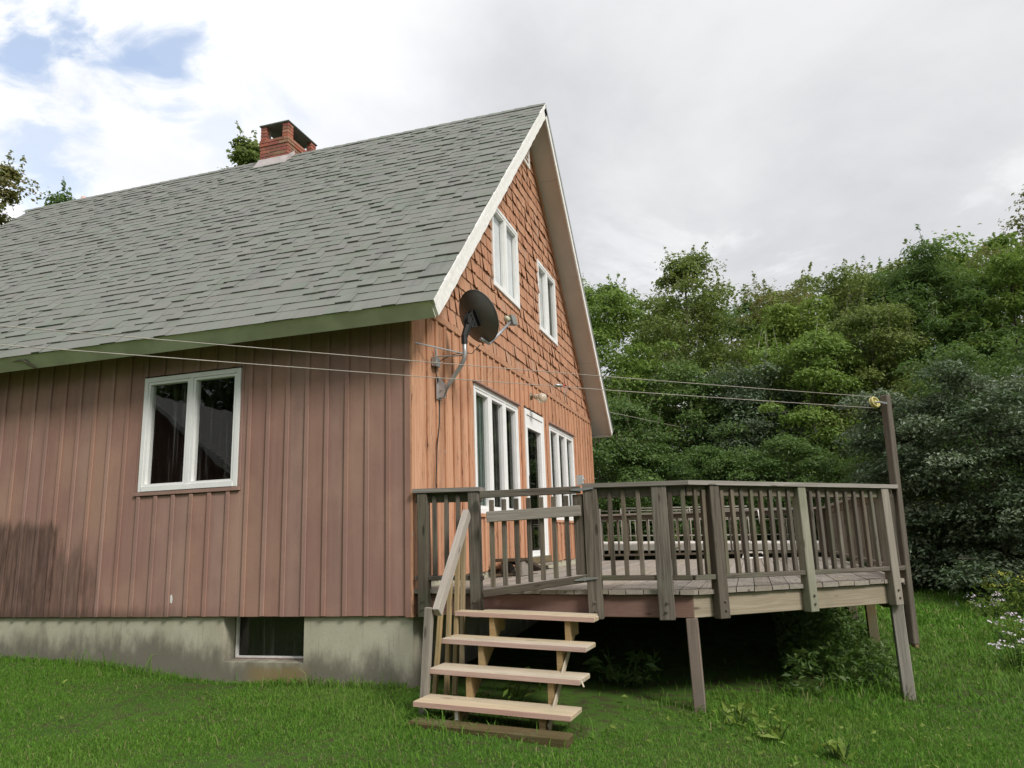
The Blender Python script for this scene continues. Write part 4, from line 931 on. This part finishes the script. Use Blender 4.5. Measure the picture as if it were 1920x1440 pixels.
def tree(name, x, y, h, rad, base, kind, label, seed, nb=26, per=300, uexp=.85, lsize=.15, asp=.55, top=.55, bark=None, group=None, lean=(0, 0), cat='tree', sink=.3, csize=.42, skew=None, up=.55):
    """Tapered trunk, limbs and a crown of leaf clumps. base = height where the crown starts; top = relative crown width near the tip."""
    rng = np.random.RandomState(seed); z0 = g1(x, y); root = empty(name, (x, y, z0), label, cat, group)
    bark = bark or BARK; tr = max(.05, h*.013)
    tp = [Vector((x+lean[0]*t+math.sin(t*5+seed)*.10*h*.1, y+lean[1]*t+math.cos(t*4+seed)*.08*h*.1, z0-sink+(h*.97+sink)*t)) for t in np.linspace(0, 1, 9)]
    tube('trunk', tp, [tr*(1.35 if i == 0 else 1)*(1-.90*i/8) for i in range(9)], bark, root, 9)
    def trunk_at(z):
        t = min(max((z-z0+sink)/(h*.97+sink), 0), .999)*8; i = int(t); return tp[i].lerp(tp[i+1], t-i)
    L = MB(); pts = []; col = []; outs = []; lsize *= .80
    for k in range(nb):
        u = (k+.5)/nb; u = u**uexp; zz = z0+base+(h-base)*u
        prof = min(1, .5+1.3*u)*math.sqrt(max(0, 1-(u*.95)**3.5))*(1-u*(1-top)*.6); prof = max(prof, .2)
        az = k*2.39996+rng.uniform(-.5, .5); ln = rad*prof*rng.uniform(.5, 1.25)
        if skew: ln *= 1+skew[2]*math.cos(az-skew[0])
        s = trunk_at(max(z0+.3, zz-ln*.55)); e = Vector((s.x+math.cos(az)*ln, s.y+math.sin(az)*ln, zz+rng.uniform(-.3, .3)))
        mid = s.lerp(e, .5)+Vector((0, 0, .10*ln)); L.tube([s, mid, e], [tr*.34*(1-u*.6), tr*.2*(1-u*.6), .008], 5, False)
        nc = max(2, int(2+ln*1.6))
        for j in range(nc):
            t = .25+.75*(j+rng.uniform(0, 1))/nc; c = s.lerp(e, t) if t > .6 else mid.lerp(e, max(0, (t-.35)/.65))
            cc = np.array(c)+rng.normal(size=3)*np.array((.22, .22, .16))*ln*.6; sg = csize*rng.uniform(.75, 1.5)*(.85+.15*rad); n = int(per*rng.uniform(.7, 1.3)/nc*2.0)
            d = rng.normal(size=(n, 3)); d[:, 2] = np.where(rng.uniform(size=n) < .82, np.abs(d[:, 2]), d[:, 2]); d /= np.linalg.norm(d, axis=1)[:, None]; r = rng.uniform(.45, 1.0, n)**.45*(1+.30*rng.normal(size=n)*(rng.uniform(size=n) < .35))
            p = cc+d*r[:, None]*np.array((sg, sg, sg*.62))-np.array((0, 0, sg*.2)); pts.append(p); col.append(np.full(n, rng.uniform(.1, .9))); outs.append(d)
            if u > .62 and cat == 'tree' and rng.uniform() < .38:      # upright leafy shoots along the top
                q = rng.uniform(0, 1, 26)[:, None]; sh_ = rng.uniform(.5, 1.15); o_ = np.array((rng.normal()*.3, rng.normal()*.3, 1)); dd = rng.normal(size=(26, 3))
                pts.append(cc+o_*q*sh_+dd*np.array((.09, .09, .05))*(1.2-q)); col.append(np.full(26, .8)); outs.append(dd*.5); L.tube([cc, cc+o_*sh_], [.012, .003], 4, False)
    tpn = int(per*.8); q = np.array(tp[-1]); d = rng.normal(size=(tpn, 3)); d /= np.linalg.norm(d, axis=1)[:, None]; d *= rng.uniform(.2, 1, (tpn, 1))*np.array((.30*rad*top+.1, .30*rad*top+.1, .07*h)); d[:, :2] *= (1-.75*np.clip(d[:, 2:]/(.07*h), 0, 1)); pts.append(q+d-np.array((0, 0, .035*h))); col.append(np.full(tpn, .7)); outs.append(d*.6)
    L.build('limb', bark, root, True)
    P = np.concatenate(pts); c = np.concatenate(col); O_ = np.concatenate(outs); k = P[:, 2] > z0+.02; P, c, O_ = P[k], c[k], O_[k]
    V, F, cv = leaves(P, lsize, asp, rng, up, .3, c, O_*(.4 if cat == 'shrub' else 1)); o = np_mesh('crown', V, F, LEAF[kind], cv, root)
    return root
BG = 'trees behind the deck'
def px_tree(*a, **k): return tree(*a, **k)
tree('tall_tree', 1.3, 21.5, 10.8, 3.6, 2.6, 'olive', 'tallest olive green tree with sky gaps in its crown, behind the deck', 3, nb=43, per=330, lsize=.17, group=BG, top=.62)
tree('broad_tree', -1.6, 18.0, 9.0, 3.0, .8, 'bright', 'bright green tree just right of the far roof edge', 5, nb=49, per=420, lsize=.16, group=BG, top=.7)
tree('reddish_tree', 4.6, 24.5, 10.3, 2.8, 2.0, 'rust', 'thin tree with rusty red tinted top leaves', 8, nb=31, per=200, lsize=.16, group=BG, top=.8)
tree('lime_tree', 4.7, 20.0, 8.2, 2.6, 1.0, 'lime', 'yellow green tree in the middle of the tree line', 9, nb=43, per=360, lsize=.15, group=BG, top=.8)
tree('sparse_tree', 7.1, 21.5, 9.6, 2.2, 1.5, 'olive', 'sparse upright tree with thin twig tips against the sky', 12, nb=37, per=230, lsize=.15, group=BG, top=.75)
tree('feathery_tree', 9.0, 20.0, 9.3, 2.7, 1.0, 'dark', 'feathery dark green tree with drooping long leaves', 14, nb=46, per=330, lsize=.26, asp=.26, group=BG, top=.8)
tree('feathery_tree', 11.3, 19.5, 9.0, 2.7, .8, 'bright', 'lighter feathery tree with layered drooping leaves behind the dark shrub', 15, nb=46, per=330, lsize=.26, asp=.26, group=BG, top=.85)
tree('olive_tree', 14.4, 21.5, 11.6, 3.8, 1.5, 'rust', 'high reddish olive tree at the far right edge', 18, nb=52, per=420, lsize=.18, group=BG, top=.7)
tree('dark_tree', 1.6, 17.6, 5.6, 2.3, .5, 'dark', 'dark rounded tree below the tallest tree', 21, nb=43, per=420, lsize=.14, group=BG, top=.9)
tree('dark_tree', -.9, 14.2, 4.4, 2.1, .2, 'dark', 'low dark tree right beside the far house corner', 22, nb=43, per=480, lsize=.12, group=BG, top=.95)
tree('grey_tree', 3.2, 17.2, 5.4, 2.0, .3, 'silver', 'grey green bushy tree above the bend of the deck rail', 23, nb=43, per=430, lsize=.12, group=BG, top=.9)
tree('leafy_tree', 5.0, 17.3, 6.5, 2.0, .6, 'bright', 'mid green leafy tree with slender trunk above the pale post', 25, nb=40, per=380, lsize=.14, group=BG, top=.9, bark=BARKP)
tree('leafy_tree', 7.0, 18.0, 7.4, 2.0, .6, 'olive', 'brownish green tree behind the yellow pulley', 26, nb=43, per=380, lsize=.13, group=BG, top=.9)
tree('back_tree', -4.5, 25, 11.0, 3.4, 1.0, 'dark', 'dark tree mostly hidden by the roof edge', 31, nb=40, per=280, lsize=.22, group=BG, top=.8)
tree('back_tree', 3.0, 28, 10.6, 3.6, .3, 'dark', 'dark backdrop tree low between the tallest and the reddish tree', 32, nb=43, per=300, lsize=.24, group=BG, top=.95)
tree('back_tree', 8.2, 27, 11.0, 3.5, .3, 'dark', 'dark backdrop tree behind the sparse upright tree', 33, nb=43, per=300, lsize=.24, group=BG, top=.85)
tree('back_tree', 13.0, 27, 11.8, 3.6, .3, 'bright', 'backdrop tree behind the lighter feathery tree', 34, nb=43, per=300, lsize=.24, group=BG, top=.9)
tree('back_tree', 18.5, 25, 13.0, 3.8, .3, 'olive', 'backdrop tree beyond the right edge', 35, nb=43, per=300, lsize=.24, group=BG, top=.9)
tree('back_tree', -.5, 27.5, 10.6, 3.4, .3, 'lime', 'backdrop tree in the notch between the bright and the tallest tree', 36, nb=40, per=300, lsize=.22, group=BG, top=.9)
tree('back_tree', 5.6, 29, 11.2, 3.4, .3, 'olive', 'backdrop tree behind the yellow green tree', 37, nb=40, per=300, lsize=.22, group=BG, top=.9)
tree('back_tree', 10.6, 25.5, 10.6, 3.2, .3, 'olive', 'backdrop tree between the two feathery trees', 38, nb=40, per=300, lsize=.22, group=BG, top=.9)
SG = 'dark shrubs along the lawn edge'
for k, (x, y, h, r, kind, lab, sd_, ls) in enumerate([
    (5.9, 10.6, 3.9, 1.5, 'silver', 'silvery dark shrub behind the deck post top', 41, .11), (7.35, 9.7, 4.1, 1.7, 'silver', 'wide dark shrub right of the clothesline post', 42, .11),
    (9.1, 9.7, 4.3, 1.8, 'silver', 'large dark shrub at the right edge of the lawn', 43, .115), (10.9, 9.8, 4.7, 2.0, 'dark', 'dark green shrub at the far right behind the flowers', 44, .12),
    (8.3, 13.0, 5.0, 2.2, 'dark', 'taller dark shrub rising behind the two silvery ones', 45, .12), (4.0, 14.4, 3.3, 1.6, 'dark', 'low dark shrub behind the slatted rail', 46, .11),
    (2.2, 14.6, 3.0, 1.5, 'dark', 'low dark shrub behind the metal railing', 47, .11), (.5, 14.0, 2.9, 1.5, 'dark', 'low dark shrub behind the pale platform', 48, .11), (6.4, 12.6, 3.6, 1.7, 'dark', 'shaded shrub deep in the gap behind the clothesline post', 49, .11)]):
    tree('shrub', x, y, h, r, .05, kind, lab, sd_, nb=34, per=560 if kind == 'silver' else 450, lsize=ls, asp=.5, group=SG, top=.95, uexp=1.0, cat='shrub', sink=.1, csize=.36)
# tree tops that show over the ridge on the left
LG = 'trees behind the house'
tree('ridge_tree', -21.6, 11.4, 14.9, 2.7, 3.5, 'rust', 'reddish olive tree at the left edge over the roof end', 51, nb=34, per=420, lsize=.2, group=LG, top=.75)
tree('ridge_tree', -13.25, 14.6, 15.2, .9, 9, 'olive', 'tree tip showing over the ridge left of the chimney', 52, nb=26, per=260, lsize=.2, group=LG, top=.5)
tree('ridge_tree', -18.15, 11.5, 12.5, .6, 8, 'dark', 'small dark tree tip over the ridge near the roof end', 53, nb=18, per=160, lsize=.18, group=LG, top=.5)

# ------------------------------------------------------------------ woods and garage behind the viewer (seen in the window glass)
def woods():
    rng = np.random.RandomState(77); n = 26000; k = rng.randint(0, 26, n); cx = -38+2.6*np.arange(26)+rng.uniform(-1, 1, 26); cy = -27+rng.uniform(-3, 3, 26); ch = rng.uniform(11, 16, 26)
    d = rng.normal(size=(n, 3)); d /= np.linalg.norm(d, axis=1)[:, None]; r = rng.uniform(.4, 1, (n, 1))**.5
    P = np.stack([cx[k], cy[k], ch[k]*.5-1], -1)+d*r*np.stack([np.full(n, 3.2), np.full(n, 3.0), ch[k]*.5], -1)
    V, F, c = leaves(P, .75, .6, rng); o = np_mesh('woods', V, F, LEAF['dark'], c); o['kind'] = 'stuff'
woods()
GA = empty('garage', (-14.5, -15, g1(-14.5, -15)), 'small gable roofed garage with pale trim reflected in the side window', 'garage')
gz0 = g1(-14.5, -15)-.3
m = MB(); m.prism([(-17.8, -12.3, gz0), (-11.2, -12.3, gz0), (-11.2, -12.3, 2.75), (-14.5, -12.3, 5.2), (-17.8, -12.3, 2.75)], (0, -5.4, 0)); m.build('wall', SIDE, GA)
m = MB(); m.prism([(-14.5, -11.9, 5.42), (-10.8, -11.9, 2.62), (-10.8, -11.9, 2.52), (-14.5, -11.9, 5.28), (-18.2, -11.9, 2.52), (-18.2, -11.9, 2.62)], (0, -6.2, 0)); m.build('roof', m_plain('light_grey_roofing', (.36, .36, .35), .9), GA)
for sg in (-1, 1): bar('trim_board', (-14.5, -11.88, 5.35), (-14.5+sg*3.7, -11.88, 2.55), .03, .16, WHITE, GA)
abox('garage_door', -15.9, -13.1, -12.30, -12.24, gz0+.25, 2.2, WHITE, GA, 'x')

# ------------------------------------------------------------------ lawn
def in_poly(x, y, poly):
    c = np.zeros(len(x), bool); n = len(poly)
    for i in range(n):
        (x0, y0), (x1, y1) = poly[i], poly[(i+1) % n]
        k = ((y0 > y) != (y1 > y)) & (x < (x1-x0)*(y-y0)/(y1-y0+1e-12)+x0); c ^= k
    return c
HOUSEP = [(XL-.1, .02), (.0, .02), (.0, W+.1), (XL-.1, W+.1)]
UNDER = [(0, .8), (2.3, .9), (3.0, 1.3), (3.55, 2.0), (3.6, 8.4), (0, 8.4)]
def vnoise(x, y, s, seed):
    r = np.random.RandomState(seed); ph = r.uniform(0, 6.28, 8); k = r.normal(size=(8, 2))*s
    return sum(np.sin(x*k[i, 0]+y*k[i, 1]+ph[i]) for i in range(8))/4
def blades(rng, x, y, hmin, hmax, w, tallk=0.0):
    n = len(x); z = gz(x, y); h = rng.uniform(hmin, hmax, n)*(1+.35*vnoise(x, y, 1.6, 3)+.25*vnoise(x, y, 5, 4)); h = np.maximum(h, .02)
    if tallk: h *= np.where(rng.uniform(size=n) < tallk, rng.uniform(1.5, 2.6, n), 1)
    a = rng.uniform(0, 2*np.pi, n); f = rng.uniform(0, 2*np.pi, n); ln = h*rng.uniform(.15, .85, n)
    B = np.stack([x, y, z-.012], -1); S = np.stack([np.cos(a), np.sin(a), np.zeros(n)], -1)*(w*rng.uniform(.7, 1.3, n))[:, None]*.5
    Lv = np.stack([np.cos(f), np.sin(f), np.zeros(n)], -1); Z = np.array((0, 0, 1.))
    M_ = B+Lv*(ln*.30)[:, None]+Z*(h*.62)[:, None]; T = B+Lv*ln[:, None]+Z*(h*(1.0-.25*ln/h))[:, None]
    V = np.stack([B-S, B+S, M_+S*.75, M_-S*.75, T], 1).reshape(-1, 3); b = 5*np.arange(n)[:, None]
    F = np.concatenate([b+np.array([0, 1, 2]), b+np.array([0, 2, 3]), b+np.array([3, 2, 4])])
    c = rng.uniform(0, 1, n); return V, F, np.repeat(c, 5)
def lawn():
    rng = np.random.RandomState(5); VS, FS, CS, off = [], [], [], 0
    def zone(n, x0, x1, y0, y1, hm, hx, w, excl=(), tall=.02):
        nonlocal off
        x = rng.uniform(x0, x1, n); y = rng.uniform(y0, y1, n); keep = ~in_poly(x, y, HOUSEP) & ~in_poly(x, y, UNDER)
        for (a, b, c, d) in excl: keep &= ~((x > a) & (x < b) & (y > c) & (y < d))
        keep &= ~(np.hypot((x-1.1)/1.0, (y+1.15)/.42)+.25*vnoise(x, y, 4, 6) < .55) | (rng.uniform(size=n) < .45); keep &= ~((x > .35) & (x < 1.8) & (y > -.85) & (y < .4) & (rng.uniform(size=n) < .85))
        V, F, C = blades(rng, x[keep], y[keep], hm, hx, w, tall); VS.append(V); FS.append(F+off); CS.append(C); off += len(V)
    zone(145000, -6.2, 2.4, -2.7, .05, .026, .052, .0062, tall=.03)
    zone(66000, 2.4, 6.2, -2.5, 1.2, .030, .062, .0065, tall=.05)
    zone(26000, 2.0, 8.2, 1.2, 5.0, .05, .10, .011, tall=.04)
    zone(22000, 2.6, 10.5, 5.0, 13.5, .06, .10, .020, tall=.02)
    zone(9000, -5, 13, -6, 13.5, .05, .09, .02, excl=((-6.2, 6.2, -2.3, 1.2), (2, 8.2, 1.2, 5), (2.6, 10.5, 5, 13.5)))
    # taller fringe along the foundation and around the posts
    n = 2600; x = rng.uniform(-6, -.02, n); y = .0-np.abs(rng.normal(0, .05, n))-.005; V, F, C = blades(rng, x, y, .06, .12, .008, .06); VS.append(V); FS.append(F+off); CS.append(C); off += len(V)
    for (cx, cy, n, rr) in ((2.42, .15, 320, .22), (4.18, 1.75, 260, .2), (1.1, -1.2, 700, .5), (.55, -.9, 260, .16), (4.1, 3.44, 150, .2), (3.2, .4, 900, .7)):
        x = cx+rng.normal(0, rr, n); y = cy+rng.normal(0, rr, n); k = ~in_poly(x, y, HOUSEP); V, F, C = blades(rng, x[k], y[k], .05, .115, .008, .05); VS.append(V); FS.append(F+off); CS.append(C); off += len(V)
    o = np_mesh('grass', np.concatenate(VS), np.concatenate(FS), GRASS, np.concatenate(CS)); o['kind'] = 'stuff'; o['label'] = 'short green lawn grass around the house and deck'
lawn()
def weeds():
    rng = np.random.RandomState(9); P = []; S = []
    for (cx, cy, n, rr) in ((2.75, -.15, 60, .35), (3.3, .0, 40, .4), (3.0, -.7, 24, .4), (3.9, .3, 24, .4), (-3.0, -1.3, 14, 1.4), (4.6, -.2, 20, .8), (1.9, -.9, 10, .3), (5.0, 3.0, 60, .9), (4.6, 5, 60, .8)):
        x = cx+rng.normal(0, rr, n); y = cy+rng.normal(0, rr, n); P.append(np.stack([x, y, gz(x, y)+rng.uniform(.02, .07, n)], -1))
    P = np.concatenate(P); P = P[~in_poly(P[:, 0], P[:, 1], HOUSEP)]
    V, F, c = leaves(P, .055, .5, rng, .9); o = np_mesh('weeds', V, F, LEAF['lime'], c); o['kind'] = 'stuff'
    # rank growth on the bank under the far part of the deck
    n = 3600; x = rng.uniform(3.05, 4.25, n); y = rng.uniform(1.2, 5.6, n); k = (x > 3.1+.10*(y-1.2)*0) & (y > (x-2.43)*.92+.45)
    x, y = x[k], y[k]; hgt = .40*(1-np.abs(x-3.5)/1.1)*np.clip(1+.5*vnoise(x, y, 4, 8), .2, 1.5); z = gz(x, y)+rng.uniform(.02, 1, len(x))*np.maximum(hgt, .06)
    V, F, c = leaves(np.stack([x, y, z], -1), .085, .5, rng, .7); o = np_mesh('undergrowth', V, F, LEAF['dark'], c); o['kind'] = 'stuff'
weeds()

# ------------------------------------------------------------------ small plants and flowers
def plant(name, x, y, z0, n, h, rad, kind, label, cat, seed, lsize, asp=.35, stems=7, group=None, flower=None):
    rng = np.random.RandomState(seed); rt_ = empty(name, (x, y, z0), label, cat, group); m = MB(); P = []; tips = []
    for s in range(stems):
        a = rng.uniform(0, 6.28); r = rad*math.sqrt(rng.uniform(.05, 1)); hh = h*rng.uniform(.7, 1.05)*(1-.35*r/rad)
        b = Vector((x+.25*r*math.cos(a), y+.25*r*math.sin(a), z0-.03)); t = Vector((x+r*math.cos(a), y+r*math.sin(a), z0+hh)); md = b.lerp(t, .55)+Vector((0, 0, .10*hh))
        m.tube([b, md, t], [.006, .005, .002], 4, False); tips.append(t)
        for j in range(max(1, n//stems)):
            q = rng.uniform(.12, 1.0); p = b.lerp(md, q/.55) if q < .55 else md.lerp(t, (q-.55)/.45); P.append((p.x+rng.normal(0, .045), p.y+rng.normal(0, .045), p.z+rng.normal(0, .03)))
    m.build('stem', bpy.data.materials['dark_green_leaf'], rt_)
    V, F, c = leaves(np.array(P), lsize, asp, rng, .5, .3); np_mesh('foliage', V, F, LEAF[kind], c, rt_)
    if flower:
        Q = []
        for t in tips[:flower[2]]: Q += [(t.x+rng.normal(0, flower[3]), t.y+rng.normal(0, flower[3]), t.z+abs(rng.normal(.01, flower[3]*.5))) for _ in range(flower[1])]
        V, F, c = leaves(np.array(Q), flower[4], .8, rng, .9); np_mesh('blossom', V, F, flower[0], c, rt_)
    return rt_
LIL = m_leaf('lilac_white_petal', (.62, .54, .60), (.80, .76, .80), (.60, .50, .58), .2, .6); GOLD = m_leaf('yellow_blossom', (.42, .40, .06), (.55, .50, .08), (.32, .36, .06), .2, .6)
FG = 'flowers at the lawn edge'
def fl(name, x, y, *a, **k): return plant(name, x, y, g1(x, y), *a, **k)
fl('aster_bush', 6.30, 7.15, 170, .42, .30, 'lime', 'clump of pale lilac asters by the dark shrub base', 'flowers', 61, .09, stems=26, group=FG, flower=(LIL, 15, 9, .035, .032))
fl('aster_bush', 5.78, 4.25, 110, .42, .26, 'lime', 'pale lilac asters at the right edge, upper clump on the lawn', 'flowers', 62, .08, stems=20, group=FG, flower=(LIL, 15, 9, .035, .032))
fl('aster_bush', 5.42, 3.05, 100, .40, .26, 'bright', 'pale lilac asters lowest at the right edge of the lawn', 'flowers', 63, .08, stems=18, group=FG, flower=(LIL, 16, 9, .032, .03))
fl('goldenrod', 7.05, 7.75, 520, .85, .75, 'lime', 'wide yellow green goldenrod clump behind the lilac asters', 'plant', 64, .12, .22, stems=36, group=FG, flower=(GOLD, 16, 16, .05, .03))
fl('goldenrod', 7.55, 7.0, 460, .80, .75, 'olive', 'brownish goldenrod clump right of the lilac asters', 'plant', 65, .12, .22, stems=34, group=FG, flower=(LIL, 7, 3, .04, .032))
fl('goldenrod', 8.05, 7.7, 360, 1.35, .6, 'lime', 'tall yellow green plant at the right picture edge', 'plant', 66, .14, .25, stems=22, group=FG, flower=(GOLD, 14, 10, .06, .03))
fl('fern', 1.75, .95, 130, .38, .38, 'dark', 'dark fern growing under the deck behind the steps', 'fern', 67, .12, .4, stems=12)
fl('fern', 1.05, -.55, 60, .30, .22, 'bright', 'small fern poking out between the two lowest treads', 'fern', 68, .08, .4, stems=8)
plant('sapling', 1.35, 8.85, g1(1.35, 8.85), 90, 1.55, .25, 'lime', 'bright yellow green sapling growing between the deck and the pale platform', 'plant', 69, .17, .5, stems=5)
for k, (x, y) in enumerate(((2.95, -.28), (3.35, -.55), (2.70, -.05))): fl('broadleaf_weed', x, y, 22, .16, .14, 'lime', ['pale dock weed in the grass right of the pinkish post', 'broad weed lowest in the grass before the deck', 'broad weed beside the pinkish post foot'][k], 'weed', 80+k, .13, .42, stems=7, group='weeds in the lawn')
